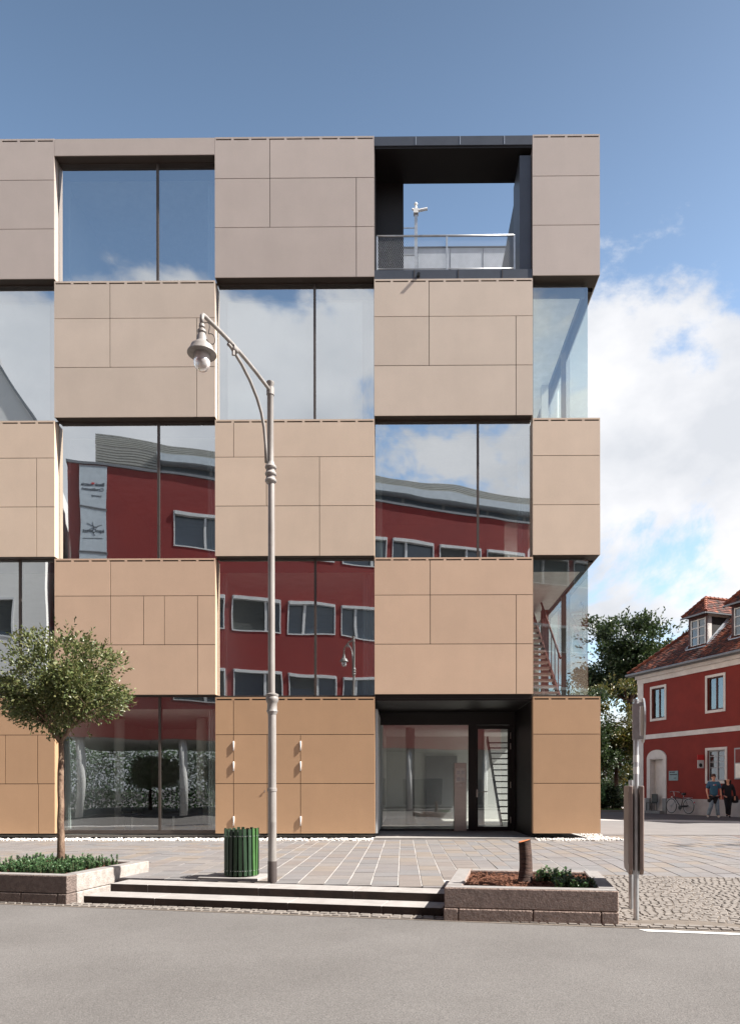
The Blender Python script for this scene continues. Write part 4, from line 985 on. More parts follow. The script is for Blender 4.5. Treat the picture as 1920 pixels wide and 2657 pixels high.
b = MB(); e0, e1 = .35, -4.5
P = [hf(-.35, .35, EZ), hf(13.3, .35, EZ), hf(13.3, -4.5, EZ + TP * INW), hf(4.5, -4.5, EZ + TP * INW), hf(-.35, -9.35, EZ), hf(13.3, -9.35, EZ)]
b.v = P; b.face([0, 1, 2, 3]); b.face([0, 3, 4]); b.face([3, 2, 5, 4]); b.face([0, 4, 5, 1]); roof = b.build('roof', 'tile2', house)
random.seed(3)
b = MB(); tiles(b, hf(-.35, .38, EZ), W3, SLOPE, 44, lambda v: v / kk, lambda v: 11.5, mats=5); b.build('roof_tiles', TM, roof, kind='stuff')
b = MB(); pts = []
c0, c1 = Vector(hf(-.37, .37, EZ + .05)), Vector(hf(4.5, -4.5, EZ + TP * INW + .07))
for i in range(26):
    p, q = c0.lerp(c1, i / 26), c0.lerp(c1, (i + 1.12) / 26); b.tube([p + Vector((0, 0, .03)), q], [.085, .065], 8, m=random.choice((0, 1, 3)))
b.build('hip_tiles', TM, roof)
b = MB(); b.tube([hf(-.40, .44, EZ - .03), hf(13.3, .44, EZ - .03)], .065, 10); b.box(-.36, 13.3, .16, .36, EZ - .10, EZ - .03, fr=hf); b.build('gutter', 'gutter', house)

def dormer(w0, w1, label=None):
    wc = (w0 + w1) / 2; fd = -.55; zb, zt = 7.74, 9.25; back = 2.25
    d = MB(); d.box(w0, w0 + .10, fd - .10, fd, zb, zt, fr=hf); d.box(w1 - .10, w1, fd - .10, fd, zb, zt, fr=hf); d.box(w0 + .1, w1 - .1, fd - .10, fd, zb, zb + .12, fr=hf); d.box(w0 + .1, w1 - .1, fd - .10, fd, zt - .12, zt, fr=hf)
    dm = d.build('dormer', 'brownframe', house)
    f = MB(); a, c, z0, z1 = w0 + .12, w1 - .12, zb + .14, zt - .13
    f.box(a, a + .07, fd - .06, fd - .01, z0, z1, fr=hf); f.box(c - .07, c, fd - .06, fd - .01, z0, z1, fr=hf); f.box((a + c) / 2 - .045, (a + c) / 2 + .045, fd - .06, fd - .008, z0, z1, fr=hf)
    for z in (z0, z0 + (z1 - z0) / 3 - .02, z0 + 2 * (z1 - z0) / 3 - .02, z1 - .07): f.box(a + .07, c - .07, fd - .055, fd - .012, z, z + .05, fr=hf)
    f.build('window_frame', 'winwhite', dm)
    g_ = MB(); g_.box(a, c, fd - .05, fd - .04, z0, z1, fr=hf); g_.build('pane', 'house_glass', dm)
    # cheeks: plaster post, dark infill, zinc flashing along the slope
    for w, s in ((w1, 1), (w0, -1)):
        k = MB(); fr_ = lambda p, q, e: hf(w - .05 * s + e * s, -p, q)
        zr = lambda i: EZ + TP * (i + .35)
        k.prism([(.551, zr(.55)), (.80, zr(.80)), (.80, zt), (.551, zt)], .0, .05, fr=fr_); k.prism([(.80, zt - .12), (2.3, zt - .12), (2.3, zt), (.80, zt)], 0, .049, fr=fr_); k.build('cheek_post', 'trim', dm)
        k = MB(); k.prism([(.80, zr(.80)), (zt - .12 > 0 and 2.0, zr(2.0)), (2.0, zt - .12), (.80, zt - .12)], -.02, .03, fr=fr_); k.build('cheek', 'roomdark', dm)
        k = MB(); k.prism([(.50, zr(.50) + .03), (2.2, zr(2.2) + .03), (2.2, zr(2.2) + .22), (.50, zr(.50) + .14)], .051, .075, fr=fr_); k.prism([(.50, zr(.50) + .02), (2.2, zr(2.2) + .02), (2.2, zr(2.2) + .06), (.50, zr(.50) + .06)], .076, .24, fr=fr_); k.build('flashing', 'zinc', dm)
    k = MB(); k.box(w0 - .04, w1 + .04, fd + .001, fd + .16, zb - .11, zb + .03, fr=hf); k.build('apron', 'zinc', dm)
    # little hipped roof
    ov = .16; zr0 = zt + .02; rz = zt + .86; i0, i1 = .55 - ov - .1, 3.2
    A, Bp, Cc, Dd = hf(w0 - ov, -i0, zr0), hf(w1 + ov, -i0, zr0), hf(w1 + ov, -i1, zr0), hf(w0 - ov, -i1, zr0); E_, F_ = hf(wc, -(i0 + .72), rz), hf(wc, -i1, rz)
    k = MB(); k.v = [A, Bp, Cc, Dd, E_, F_]; k.face([0, 1, 4]); k.face([1, 2, 5, 4]); k.face([3, 0, 4, 5]); k.face([0, 3, 2, 1]); k.face([2, 3, 5]); dr_ = k.build('dormer_roof', 'tile2', dm)
    t = MB(); hw_ = (w1 - w0) / 2 + ov; sl_ = math.hypot(hw_, rz - zr0); Vs = (Vector(E_) - (Vector(Bp).lerp(Vector(Cc), .72 / (i1 - i0)))).normalized()
    tiles(t, Bp, I3, Vs, int(sl_ / .155), lambda v: .72 * v / sl_, lambda v: i1 - i0)
    tiles(t, A, I3, (Vector(E_) - (Vector(A).lerp(Vector(Dd), .72 / (i1 - i0)))).normalized(), int(sl_ / .155), lambda v: .72 * v / sl_, lambda v: i1 - i0)
    Vf = (Vector(E_) - Vector(A).lerp(Vector(Bp), .5)); lf = Vf.length
    tiles(t, A, W3, Vf, int(lf / .155), lambda v: hw_ * v / lf, lambda v: 2 * hw_ - hw_ * v / lf)
    t.build('roof_tiles', TM, dm, kind='stuff')
    k = MB()
    for (p, q, nn) in ((Bp, E_, 6), (A, E_, 6), (E_, F_, 9)):
        p, q = Vector(p) + Vector((0, 0, .03)), Vector(q) + Vector((0, 0, .03))
        for i in range(nn): k.tube([p.lerp(q, i / nn) + Vector((0, 0, .02)), p.lerp(q, (i + 1.1) / nn)], [.085, .07], 8, m=random.choice((0, 3)))
    k.build('ridge_tiles', TM, dm)
    k = MB(); k.box(w0 - ov - .03, w1 + ov + .03, -i0 - .02, -i0 + .06, zr0 - .07, zr0 - .005, fr=hf); k.box(w1 + ov - .04, w1 + ov + .04, -i1, -i0 - .021, zr0 - .06, zr0 - .005, fr=hf); k.build('dormer_gutter', 'gutter', dm)
dormer(2.89, 4.07); dormer(5.46, 6.64)

# ------------------------------------------------------------------ bicycle against the red house
def bf(s, t, z): return hf(2.74 + s, .34 + t, .06 + z)
bike = empty('bicycle', bf(.55, 0, 0)); tag(bike, 'dark city bicycle leaning by the plinth of the red house', 'bicycle')
WAX = (HO.x, HO.y, 0)
for s in (0, 1.10):
    c = Vector(bf(s, 0, .345)); w = MB(); w.torus(c, WAX, .325, .020, 40, 8); wh = w.build('wheel', 'rubber', bike, smooth=True)
    w = MB(); w.torus(c, WAX, .300, .010, 40, 6); w.tube([c - Vector(WAX) * .05, c + Vector(WAX) * .05], .02, 8); w.build('rim', 'galv', wh, smooth=True)
    w = MB()
    for i in range(18):
        a = 2 * math.pi * i / 18; w.tube([c, c + Vector((HW.x, HW.y, 0)) * .3 * math.cos(a) + Vector((0, 0, .3 * math.sin(a)))], .0014, 3, cap=False)
    w.build('spokes', 'galv', wh)
    w = MB(); w.torus(c, WAX, .365, .014, 18, 6, a0=-1.3, a1=1.0); w.build('mudguard', 'galv', bike)
f = MB(); bb_ = (.62, 0, .28); ht = (.20, 0, .80); st_ = (.78, 0, .78); ra = (1.10, 0, .345)
for a, c, r in (((.23, 0, .70), bb_, .020), (ht, (.26, 0, .62), .022), (bb_, st_, .018), ((.22, 0, .76), (.75, 0, .68), .017), (ra, bb_, .012), (ra, st_, .011)): f.tube([bf(*a), bf(*c)], r, 8)
f.build('frame', 'bikedark', bike, smooth=True)
f = MB(); f.tube([bf(.24, 0, .66), bf(.10, .0, .45), bf(0, 0, .345)], .013, 8); f.build('fork', 'galv', bike)
f = MB(); f.tube([bf(.20, 0, .80), bf(.16, 0, 1.0), bf(.10, 0, 1.02)], .013, 8); f.tube([bf(.28, -.27, .98), bf(.14, -.2, 1.02), bf(.10, 0, 1.03), bf(.14, .2, 1.02), bf(.28, .27, .98)], .011, 8); f.build('handlebar', 'galv', bike)
f = MB(); f.tube([bf(.20, .27, 1.0), bf(.30, .27, .975)], .018, 8); f.tube([bf(.20, -.27, 1.0), bf(.30, -.27, .975)], .018, 8); f.build('grip', 'black', bike)
f = MB(); f.tube([bf(.78, 0, .78), bf(.80, 0, .88)], .012, 8); f.build('seat_post', 'galv', bike)
f = MB(); f.tube([bf(.63, 0, .90), bf(.70, 0, .91), bf(.80, 0, .90), bf(.90, 0, .92)], [.018, .045, .07, .06], 10); f.build('saddle', 'black', bike, smooth=True)
f = MB(); f.tube([bf(.80, .07, .73), bf(1.28, .07, .74)], .008, 6); f.tube([bf(.80, -.07, .73), bf(1.28, -.07, .74)], .008, 6); f.tube([bf(1.1, .07, .36), bf(1.2, .07, .73)], .006, 6); f.build('luggage_rack', 'galv', bike)
f = MB(); f.tube([bf(.62, .05, .28), bf(.62, .07, .28)], .10, 16); f.tube([bf(.66, .06, .33), bf(1.1, .06, .37)], .035, 6); f.tube([bf(.62, .08, .28), bf(.68, .10, .13)], .010, 6); f.tube([bf(.62, -.06, .28), bf(.56, -.08, .43)], .010, 6); f.build('chain_guard', 'black', bike)
f = MB(); f.tube([bf(.02, 0, .76), bf(.06, 0, .76)], .035, 8); f.build('lamp', 'paper', bike); f = MB(); f.tube([bf(1.43, 0, .52), bf(1.46, 0, .52)], .03, 8); f.build('rear_light', 'redink', bike)

# ------------------------------------------------------------------ two people walking
def skin_mesh(name, joints, edges, mat, parent, lv=2, root=0):
    me = bpy.data.meshes.new(name); og = origin(parent)
    me.from_pydata([(j[0], j[1], j[2]) for j in joints], edges, []); o = bpy.data.objects.new(name + '_skeleton', me); COL.objects.link(o)
    sm = o.modifiers.new('skin', 'SKIN'); sm.use_smooth_shade = True
    for i, j in enumerate(joints): me.skin_vertices[0].data[i].radius = (j[3], j[4] if len(j) > 4 else j[3])
    me.skin_vertices[0].data[root].use_root = True
    ss_ = o.modifiers.new('sub', 'SUBSURF'); ss_.levels = lv; ss_.render_levels = lv
    dg = bpy.context.evaluated_depsgraph_get(); nm = bpy.data.meshes.new_from_object(o.evaluated_get(dg)); bpy.data.objects.remove(o)
    nm.name = name; nm.materials.clear(); nm.materials.append(M[mat]); nm.polygons.foreach_set('use_smooth', [True] * len(nm.polygons))
    r = bpy.data.objects.new(name, nm); COL.objects.link(r)
    if parent: r.parent = parent; ORG[r.name] = og.copy()
    return r
def person(base, yaw, H, label, outfit):
    p = empty('person', base); p.rotation_euler = (0, 0, yaw); tag(p, label, 'person', None); s = H / 1.78
    J = []; E = []
    def j(x, y, z, r, r2=None, to=None):
        J.append((x * s, y * s, z * s, r * s, (r2 or r) * s)); i = len(J) - 1
        if to is not None: E.append((to, i))
        return i
    pel = j(0, 0, .96, .105, .082); wst = j(0, .0, 1.12, .095, .075, pel); chest = j(0, .01, 1.34, .135, .095, wst); nb_ = j(0, .01, 1.49, .06, .06, chest); nk = j(0, -.005, 1.56, .052, .052, nb_)
    hd0 = j(0, -.02, 1.64, .072, .082, nk); hd1 = j(0, -.01, 1.73, .066, .078, hd0)
    A = outfit['arms']; Lg = outfit['legs']
    for sd in (0, 1):
        sg_ = -1 if sd == 0 else 1
        sh = j(sg_ * .17, .01, 1.43, .060, None, chest); el = j(*A[sd][0], .042, None, sh); wr = j(*A[sd][1], .030, None, el); hx = A[sd][2]; hn = j(*hx, .034, .020, wr)
        d = (Vector(hx) - Vector(A[sd][1])).normalized(); sdv = d.cross(Vector((0, 1, 0))).normalized()
        for q, (o_, ln) in enumerate(((-.026, .062), (-.009, .075), (.009, .072), (.025, .055))):
            b0 = Vector(hx) + sdv * o_ + d * .02; b1 = b0 + d * ln * .5 + Vector((0, -.004, 0)); b2 = b0 + d * ln + Vector((0, -.02, 0))
            a = j(*b0, .009, None, hn); c = j(*b1, .0085, None, a); j(*b2, .007, None, c)
        tb_ = Vector(A[sd][1]).lerp(Vector(hx), .4) + Vector((0, -.03, 0)); a = j(*tb_, .010, None, wr); j(*(tb_ + d * .045 + Vector((0, -.012, 0))), .008, None, a)
    for sd in (0, 1):
        sg_ = -1 if sd == 0 else 1
        hp = j(sg_ * .095, 0, .90, .088, .092, pel); kn = j(*Lg[sd][0], .056, None, hp); an = j(*Lg[sd][1], .040, None, kn); ft = j(*Lg[sd][2], .035, .028, an)
    body = skin_mesh('body', J, E, 'skin', p)
    body.location = (0, 0, 0)
    def cl(name, joints, edges, mat):
        return skin_mesh(name, [tuple(v * s for v in q) for q in joints], edges, mat, p)
    # face
    f = MB()
    for sg_ in (-1, 1): f.tube([(sg_ * .028 * s, -.088 * s, 1.675 * s), (sg_ * .028 * s, -.096 * s, 1.675 * s)], .009 * s, 8)
    f.tube([(-.02 * s, -.094 * s, 1.605 * s), (.02 * s, -.094 * s, 1.605 * s)], .005 * s, 5); fo = MB.build(f, 'features', 'hairdark', None); fo.parent = p
    f = MB(); f.tube([(0, -.085 * s, 1.68 * s), (0, -.112 * s, 1.635 * s)], [.008 * s, .014 * s], 6)
    for sg_ in (-1, 1): f.tube([(sg_ * .078 * s, 0, 1.69 * s), (sg_ * .080 * s, .01 * s, 1.64 * s)], .014 * s, 6)
    fo = f.build('nose_and_ears', 'skin', None); fo.parent = p
    outfit['dress'](cl, s, p); 
    for sd in (0, 1):
        a, f_ = Vector(Lg[sd][1]), Vector(Lg[sd][2]); cl('shoe', [(a.x, a.y + .03, a.z - .03, .045), (*((a + f_) / 2 + Vector((0, 0, -.015))), .050), (*(f_ + Vector((0, -.02, 0))), .042)], [(0, 1), (1, 2)], outfit['shoe'])
    return p
legs1 = [[(-.12, -.10, .50), (-.22, .02, .09), (-.25, -.10, .05)], [(.12, -.06, .49), (.17, .0, .085), (.20, -.12, .045)]]
arms1 = [[(-.27, .03, 1.16), (-.25, -.07, .94), (-.24, -.10, .87)], [(.27, .03, 1.16), (.27, -.05, .94), (.27, -.07, .86)]]
def dress1(cl, s, p):
    cl('jeans', [(0, 0, 1.02, .175, .14), (-.095, 0, .86, .125), (*legs1[0][0], .088), (*legs1[0][1], .078), (.095, 0, .86, .125), (*legs1[1][0], .088), (*legs1[1][1], .078)], [(0, 1), (1, 2), (2, 3), (0, 4), (4, 5), (5, 6)], 'denim')
    cl('tshirt', [(0, 0, .84, .19, .15), (0, 0, 1.12, .172, .135), (0, .01, 1.35, .185, .135), (0, .01, 1.50, .085, .08), (-.18, .01, 1.44, .090), (-.25, .02, 1.20, .085), (.18, .01, 1.44, .090), (.25, .02, 1.20, .085)], [(0, 1), (1, 2), (2, 3), (2, 4), (4, 5), (2, 6), (6, 7)], 'tshirt')
    cl('jacket', [(-.02, -.03, 1.0, .20, .17), (-.13, -.08, .84, .13, .10), (-.22, -.08, .64, .08, .06), (.05, -.10, .78, .12, .09), (.02, -.10, .58, .07, .05)], [(0, 1), (1, 2), (0, 3), (3, 4)], 'darkcloth')
    f = MB(); f.box(-.05 * s, .0, -.122 * s, -.1 * s, 1.345 * s, 1.37 * s); o = f.build('shirt_print', 'paper', None); o.parent = p
    f = MB(); f.box(.005 * s, .07 * s, -.122 * s, -.1 * s, 1.345 * s, 1.375 * s); o = f.build('shirt_print', 'redink', None); o.parent = p
    cl('hair', [(0, .035, 1.66, .10, .09), (0, .015, 1.765, .105, .105), (.0, -.05, 1.79, .07, .06)], [(0, 1), (1, 2)], 'hair')
legs2 = [[(-.05, -.10, .50), (-.02, .10, .14), (-.04, .03, .08)], [(.06, -.05, .49), (.05, -.02, .085), (.06, -.14, .045)]]
arms2 = [[(-.26, .06, 1.17), (-.17, -.10, .98), (-.12, -.13, .95)], [(.27, .04, 1.16), (.28, .0, .93), (.28, -.02, .86)]]
def dress2(cl, s, p):
    cl('trousers', [(0, 0, 1.0, .15, .125), (-.085, 0, .88, .112), (*legs2[0][0], .080), (*legs2[0][1], .068), (.085, 0, .88, .112), (*legs2[1][0], .080), (*legs2[1][1], .068)], [(0, 1), (1, 2), (2, 3), (0, 4), (4, 5), (5, 6)], 'darkcloth')
    cl('top', [(0, 0, .82, .185, .14), (0, 0, 1.14, .150, .12), (0, .01, 1.35, .178, .132), (0, .02, 1.46, .09, .07), (-.176, .01, 1.43, .084), (*arms2[0][0], .066), (*arms2[0][1], .052), (.176, .01, 1.43, .084), (*arms2[1][0], .066), (*arms2[1][1], .052)], [(0, 1), (1, 2), (2, 3), (2, 4), (4, 5), (5, 6), (2, 7), (7, 8), (8, 9)], 'darkcloth')
    cl('hair', [(0, .01, 1.77, .15, .14), (-.08, .03, 1.66, .07, .08), (-.085, .03, 1.52, .042, .05), (-.09, .03, 1.38, .03, .04), (.08, .03, 1.66, .07, .08), (.085, .03, 1.52, .042, .05), (.09, .03, 1.38, .03, .04), (0, .07, 1.60, .09, .06)], [(0, 1), (1, 2), (2, 3), (0, 4), (4, 5), (5, 6), (0, 7)], 'hairdark')
person((12.83, 12.07, .012), R(-10), 1.78, 'man in a blue t-shirt and pale jeans walking past the red house', dict(arms=arms1, legs=legs1, dress=dress1, shoe='shoe'))
person((13.52, 12.30, .012), R(-18), 1.66, 'dark-haired woman dressed in black walking beside the man in jeans', dict(arms=arms2, legs=legs2, dress=dress2, shoe='black'))
bg_ = MB(); bg_.lathe([(.04, 0), (.13, .02), (.15, .16), (.10, .30), (.03, .32)], (13.82, 12.32, .62), 12); bg_.tube([(13.76, 12.3, .93), (13.72, 12.3, 1.32)], .012, 6)
tag(bg_.build('shoulder_bag', 'darkcloth', smooth=True), 'black shoulder bag at the side of the woman in black', 'bag')

# ------------------------------------------------------------------ trees, bushes, car and verge in the distance
tree('broadleaf_tree', 'big dark green tree rising behind the red house', (15.4, 31, 0), 7.2, .26, (15.7, 31, 10.1), (4.0, 3.3, 3.3), 40000, .26, 'leaf_dark', 'bark_dark', seed=31, group='trees at the end of the side street', nclump=150, branch_l=2.0)
tree('broadleaf_tree', 'yellowish green tree beside the white corner of the red house', (12.7, 25.0, 0), 2.6, .14, (12.6, 25.0, 4.9), (1.9, 2.0, 3.3), 24000, .20, 'leaf_yellow', 'bark_dark', seed=32, group='trees at the end of the side street', nclump=120, branch_l=1.3)
tree('broadleaf_tree', 'dark tree close behind the right corner of the office block', (10.4, 24.0, 0), 2.2, .16, (10.5, 24.0, 4.3), (2.2, 2.2, 3.5), 24000, .21, 'leaf_dark', 'bark_dark', seed=33, group='trees at the end of the side street', nclump=120, branch_l=1.3)
tree('broadleaf_tree', 'dark tree seen through the glazed stair corner', (7.4, 27.0, 0), 3, .2, (7.4, 27.0, 5.6), (2.8, 2.6, 3.3), 9000, .2, 'leaf_dark', 'bark_dark', seed=34, group='trees at the end of the side street', nclump=110, branch_l=1.6)
for i, (x, y, rx_, rz, mt, lb) in enumerate(((10.0, 21.6, 1.15, 1.15, 'leaf_green', 'bright green bush at the foot of the trees by the office corner'), (11.35, 22.4, .95, .9, 'leaf_dark', 'low dark bush on the verge near the sign post'), (12.9, 28.5, 1.8, 2.2, 'leaf_dark', 'tall dark bush in the shade behind the yellowish tree'))):
    random.seed(60 + i); e = empty('bush', (x, y, 0)); tag(e, lb, 'bush'); b = MB(); cs = []
    for k in range(60):
        q = rv(); q.z = abs(q.z); q *= random.uniform(.5, 1); cs.append(Vector((x + q.x * rx_, y + q.y * rx_ * .9, .15 + q.z * rz * 1.75)))
    for k in range(6500):
        c = random.choice(cs); leaf(b, c + rv() * .28 * random.random() ** .5, rv() + Vector((0, -.2, .3)), rv(), .13 * random.uniform(.6, 1.2), .07)
    b.build('foliage', mt, e); b = MB()
    for k in range(6): q = rv(); b.tube([(x, y, -.05), (x + q.x * .4 * rx_, y + q.y * .4 * rx_, rz)], [.03, .01], 5)
    b.build('stems', 'bark_dark', e, kind='stuff')
random.seed(70)
b = MB(); b.v = [(5, 19.9, .02), (12.0, 19.6, .02), (13, 24.5, .03), (14, 40, .03), (2, 40, .03), (2, 20, .02)]; b.face(list(range(6))); vg = tag(b.build('verge', 'mulch'), kind='structure')
b = MB()
for i in range(5000):
    x, y = random.uniform(6, 12.3), 19.95 + abs(random.gauss(0, 1.2)); a = random.uniform(0, 6.3); h = random.uniform(.06, .16); o = len(b.v)
    b.v += [(x - .012 * math.cos(a), y - .012 * math.sin(a), .02), (x + .012 * math.cos(a), y + .012 * math.sin(a), .02), (x + random.uniform(-.05, .05), y + random.uniform(-.05, .05), .02 + h)]; b.face([o, o + 1, o + 2])
tag(b.build('grass', 'grass'), 'strip of grass along the verge under the trees', 'grass', kind='stuff')
kb = MB(); kb.v = []; kb.box(5, 12.0, 19.45, 19.62, -.05, .10); tag(kb.build('verge_kerb', 'palepave', bevel=.01), kind='structure')
# parked car half hidden by the bushes
car = empty('parked_car', (11.9, 27.2, 0)); tag(car, 'pale blue parked car half hidden behind the bushes', 'car')
cf = lambda p, q, e: (11.9 + p * .35 + e * .94, 27.2 + p * .94 - e * .35, q)
b = MB(); b.prism([(-2.0, .30), (2.0, .30), (2.05, .55), (1.95, .82), (1.05, .92), (-1.85, .95), (-2.03, .75)], -.84, .84, fr=cf); b.build('body', 'carblue', car, bevel=.05)
b = MB(); b.prism([(-1.7, .94), (.95, .92), (.30, 1.40), (-1.15, 1.44)], -.70, .70, fr=cf); b.build('cabin', 'carblue', car, bevel=.05)
for e0, e1 in ((-.712, -.702), (.702, .712)):
    b = MB(); b.prism([(-1.45, .99), (-.35, .99), (-.35, 1.36), (-1.05, 1.36)], e0, e1, fr=cf); b.build('side_window', 'roomblue', car); b = MB(); b.prism([(-.28, .99), (.72, .99), (.26, 1.34), (-.28, 1.36)], e0, e1, fr=cf); b.build('side_window', 'roomblue', car)
for px_ in (-1.3, 1.3):
    for e in (-.86, .68):
        b = MB(); b.tube([cf(px_, .31, e), cf(px_, .31, e + .18)], .31, 20); wh = b.build('wheel', 'rubber', car, smooth=True, autosm=True); b = MB(); b.tube([cf(px_, .31, e - .006), cf(px_, .31, e + .186)], .18, 16); b.build('rim', 'galv', wh)
for e in (-.6, .6): b = MB(); b.tube([cf(2.0, .66, e), cf(2.07, .66, e)], .09, 12); b.build('headlight', 'paper', car)
# street tree off to the right whose shade falls on the pavement
tree('street_tree', 'street tree right of the view that shades the pavement', (13.9, -2.9, 0), 3.2, .14, (13.9, -2.9, 5.4), (2.6, 1.0, 1.5), 7000, .17, 'leaf_dark', 'bark_dark', seed=41, nclump=90, branch_l=1.2)

# ------------------------------------------------------------------ the far side of the street, mirrored in the glass
OT = R(19.5); OQ = Vector((0, -21.2)); OE = Vector((math.cos(OT), -math.sin(OT))); OM = Vector((math.sin(OT), math.cos(OT)))
def of(t, d, z): q = OQ + OE * t + OM * d; return (q.x, q.y, z)
opp = empty('red_office', of(0, -6, 0)); tag(opp, 'dark red office building across the street, mirrored in the windows', 'building')
ol, orr = -16.8, 24
ws = []
for k in range(-4, 10):
    t0 = -6.30 + k * 2.85
    for zi, (z0, z1) in enumerate(((5.55, 7.25), (9.3, 11.0), (13.25, 14.95))):
        if t0 < -14.6: continue
        ws.append((t0, t0 + 2.5, z0, z1))
b = MB(); wall_cells(b, ol, orr, 3.75, 16.75, ws, -.35, 0, of); b.build('wall', 'redopp', opp)
b = MB(); b.box(ol, orr, -12, -.36, 3.75, 4.0, fr=of); b.build('arcade_soffit', 'oppwhite', opp)
b = MB(); b.box(ol, ol + .3, -12, -.36, 4.01, 16.75, fr=of); b.build('end_wall', 'redopp', opp)
random.seed(9)
for (t0, t1, z0, z1) in ws:
    f = MB(); k = .06; D0, D1 = -.16, .02
    f.box(t0, t0 + k, D0, D1, z0, z1, fr=of); f.box(t1 - k, t1, D0, D1, z0, z1, fr=of); f.box(t0 + k, t1 - k, D0, D1, z0, z0 + k, fr=of); f.box(t0 + k, t1 - k, D0, D1 + .05, z1 - .16, z1, fr=of)
    sd = random.choice((.34, .62, .66)); tm = t0 + (t1 - t0) * sd; f.box(tm - .06, tm + .06, D0, D1 - .02, z0 + k, z1 - .16, fr=of)
    w = f.build('window', 'winwhite', opp)
    g_ = MB(); g_.box(t0 + k, t1 - k, -.20, -.17, z0 + k, z1 - .16, fr=of); g_.build('pane', 'roomblue', w)
    if random.random() < .5:
        a, c = (t0 + k, tm - .06) if random.random() < .5 else (tm + .06, t1 - k); h = random.choice((.25, .5, 1.0))
        g_ = MB(); z = z1 - .17
        while z > z0 + k + (1 - h) * 1.2: g_.box(a, c, -.15, -.11, z - .035, z - .012, fr=of); z -= .06
        g_.build('blind', 'blind', w)
# set-back attic with strip windows, fascia and louvres
b = MB(); b.box(ol + 1.2, orr, -6, -.9, 16.76, 18.45, fr=of); b.build('attic', 'oppgrey', opp)
b = MB(); b.box(ol - .05, orr, -.5, .06, 16.751, 16.86, fr=of); b.build('parapet_cap', 'gutter', opp)
b = MB(); b.box(ol + 4, orr, -1.2, -.25, 17.55, 17.95, fr=of); b.build('fascia', 'banner', opp)
for k in range(14):
    t0 = ol + 4.2 + k * 2.6; b = MB(); b.box(t0, t0 + 2.4, -.9, -.86, 16.9, 17.5, fr=of); b.build('attic_window', 'roomblue', opp)
lv_ = MB()
for i in range(6): lv_.box(ol + 1.2, orr, -.55 - i * .03, -.50 - i * .03, 17.98 + i * .10, 18.04 + i * .10, fr=of)
for i in range(8): lv_.box(ol + 1.2, ol + 4, -.55, -.50, 16.9 + i * .13, 16.98 + i * .13, fr=of)
lv_.build('louvres', 'louver', opp)
# arcade: round columns, back wall with glazing
for t in (-16.3, -11.6, -5.8, 0.6, 5.9, 11.6, 17.2): b = MB(); b.tube([of(t, -.4, ROADZ + .1), of(t, -.4, 3.76)], .19, 18); b.build('column', 'oppwhite', opp, smooth=True)
b = MB(); b.box(-3.2, orr, -5.2, -5.0, -.1, 3.75, fr=of); b.build('arcade_wall', 'oppwhite', opp)
for k in range(6): t0 = -2.4 + k * 4.2; b = MB(); b.box(t0, t0 + 2.9, -4.98, -4.93, .05, 1.9, fr=of); b.build('shop_window', 'roomblue', opp)
# tenant banners on the corner of the red office
def textmesh(name, s, size, loc, mat, parent, bold=0.0):
    cu = bpy.data.curves.new(name, 'FONT'); cu.body = s; cu.size = size; cu.align_x = 'CENTER'; cu.offset = bold; cu.extrude = .004
    o = bpy.data.objects.new(name + '_curve', cu); COL.objects.link(o); dg = bpy.context.evaluated_depsgraph_get(); dg.update()
    me = bpy.data.meshes.new_from_object(o.evaluated_get(dg)); bpy.data.objects.remove(o)
    mt = Matrix(((-OE.x, 0, OM.x, loc[0]), (-OE.y, 0, OM.y, loc[1]), (0, 1, 0, loc[2]), (0, 0, 0, 1))); me.transform(mt); og = origin(parent); me.transform(Matrix.Translation(-og))
    me.materials.clear(); me.materials.append(M[mat]); r = bpy.data.objects.new(name, me); COL.objects.link(r); r.parent = parent; return r
for i, (z0, z1, lab) in enumerate(((14.65, 16.62, 'silver banner with a bank name at the top corner of the red office'), (12.55, 14.53, 'silver banner with kpn Qwest lettering below the bank banner'), (10.45, 12.43, 'lowest silver banner on the corner of the red office'))):
    ba = empty('banner', of(-15.6, .1, z0)); tag(ba, lab, 'banner'); b = MB(); b.box(-16.25, -15.0, .08, .11, z0, z1, fr=of); b.build('cloth', 'banner', ba)
    b = MB(); b.box(-16.28, -14.97, .03, .12, z1 + .001, z1 + .05, fr=of); b.box(-16.28, -14.97, .03, .12, z0 - .05, z0 - .001, fr=of); b.build('rail', 'gutter', ba)
    if i == 0:
        textmesh('lettering', 'Bank Austria', .205, of(-15.62, .113, 15.72), 'ink', ba, .004); textmesh('lettering', 'Creditanstalt', .195, of(-15.62, .113, 15.50), 'ink', ba, .003); textmesh('lettering', 'Leasing', .15, of(-15.40, .113, 15.22), 'ink', ba)
        b = MB(); b.box(-15.66, -15.52, .112, .118, 15.80, 15.88, fr=of); b.build('emblem', 'redink', ba)
    elif i == 1:
        textmesh('lettering', 'kpnQwest', .25, of(-15.62, .113, 13.40), 'ink', ba, .004)
        b = MB()
        for (a0, z_0, a1, z_1) in ((-15.2, 13.80, -15.85, 13.52), (-15.42, 13.62, -15.95, 13.82), (-15.66, 13.9, -15.60, 13.55), (-15.70, 13.45, -15.5, 13.25)): b.tube([of(a0, .113, z_0), of(a1, .113, z_1)], .012, 4)
        b.box(-16.1, -15.15, .112, .116, 13.12, 13.14, fr=of); b.build('emblem', 'ink', ba)
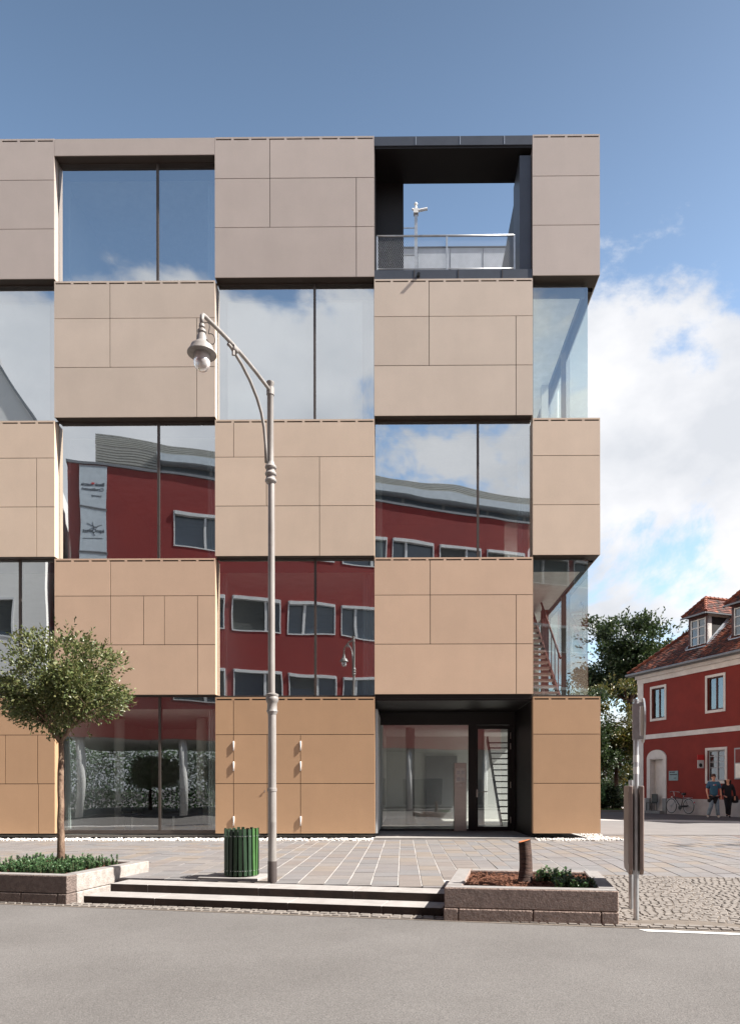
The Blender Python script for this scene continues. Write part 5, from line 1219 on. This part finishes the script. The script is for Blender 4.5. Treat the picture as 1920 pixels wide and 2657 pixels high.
# pale neighbour at the left
nb2 = empty('pale_house', of(-24, -3, 0)); tag(nb2, 'pale rendered house left of the red office, mirrored at the left edge', 'house')
wn = [(-19.9, -18.9, 8.1, 9.95), (-22.6, -21.6, 8.1, 9.95), (-19.9, -18.9, 4.6, 6.4), (-19.9, -18.9, 11.7, 13.5)]
b = MB(); wall_cells(b, -30, -17.6, -.1, 17.3, wn, .2, .6, of); b.build('wall', 'oppwhite', nb2)
b = MB(); b.box(-17.9, -17.6, -9, .19, -.1, 17.3, fr=of); b.build('end_wall', 'oppwhite', nb2)
b = MB(); b.prism([(-30, 17.31), (-17.6, 17.31), (-19.5, 20.3), (-30, 20.3)], -9, .6, fr=lambda p, q, e: of(p, e, q)); b.build('gable', 'oppwhite', nb2)
b = MB(); b.tube([of(-17.45, .65, 17.25), of(-19.5, .65, 20.42), of(-30, .65, 20.42)], .09, 6); b.build('verge_flashing', 'gutter', nb2)
b = MB(); b.box(-20.6, -19.6, -1.5, -.2, 20.31, 21.2, fr=of); b.build('chimney', 'oppgrey', nb2)
for (t0, t1, z0, z1) in wn:
    f = MB(); f.box(t0, t0 + .08, .35, .62, z0, z1, fr=of); f.box(t1 - .08, t1, .35, .62, z0, z1, fr=of); f.box(t0 + .08, t1 - .08, .35, .62, z0, z0 + .08, fr=of); f.box(t0 + .08, t1 - .08, .35, .62, z1 - .1, z1, fr=of); w = f.build('window', 'winwhite', nb2)
    g_ = MB(); g_.box(t0 + .08, t1 - .08, .36, .38, z0 + .08, z1 - .1, fr=of); g_.build('pane', 'roomblue', w)
    g_ = MB(); z = z1 - .12
    while z > z0 + .3: g_.box(t0 + .08, t1 - .08, .42, .46, z - .035, z - .012, fr=of); z -= .06
    g_.build('blind', 'blind', w)
# greenery beyond the open passage under the red office
for i, (t, d, lb) in enumerate(((-13.0, -9, 'left'), (-8.6, -10, 'middle'), (-5.0, -8.5, 'right'))):
    p = of(t, d, 0); tree('courtyard_tree', '%s one of three courtyard trees behind the arcade, mirrored in the ground floor window' % {'left': 'leftmost', 'middle': 'middle', 'right': 'rightmost'}[lb], (p[0], p[1], -.1), 1.4, .12, (p[0], p[1], 2.4), (3.4, 2.0, 2.7), 9000, .24, 'leaf_green', 'bark_dark', seed=80 + i, group='trees behind the arcade', nclump=70, branch_l=.8)

random.seed(95); hb = MB()
for i in range(26000):
    t = random.uniform(-19, -2.5); d = -13.5 + random.uniform(-1, 1) * .9; z = random.uniform(-.1, 4.6 + .5 * math.sin(t * 1.3) + .3 * math.sin(t * 3.7)); p = Vector(of(t, d, z))
    leaf(hb, p, rv(), rv(),   .17 * random.uniform(.6, 1.2), .10)
hd_ = hb.build('hedge', 'leaf_green'); tag(hd_, 'tall green hedge closing the passage under the red office', 'hedge', kind='stuff')

def hedge(label, n, fx, mat, size):
    b = MB()
    for i in range(n): leaf(b, Vector(fx()), rv(), rv(), size * random.uniform(.6, 1.2), size * .55)
    tag(b.build('hedge', mat), label, 'hedge', kind='stuff')
hedge('dark hedge closing the end of the side street behind the trees', 12000, lambda: ((lambda t: (t, 30.5 + random.uniform(-.8, .8), random.uniform(0, 3.4 + .5 * math.sin(t * 1.7))))(random.uniform(4, 16))), 'leaf_dark', .28)

GROUPS = {'stone_planter': 'granite planters beside the steps', 'shrub': 'shrubs in the stump planter', 'person': 'people walking past the red house', 'bush': 'bushes under the trees', 'banner': 'banners on the red office', 'office_chair': 'chairs at the dark table', 'hedge': 'hedges'}
for o in list(bpy.data.objects):
    k = o.name.split('.')[0]
    if o.parent is None and k in GROUPS and 'label' in o: o['group'] = GROUPS[k]
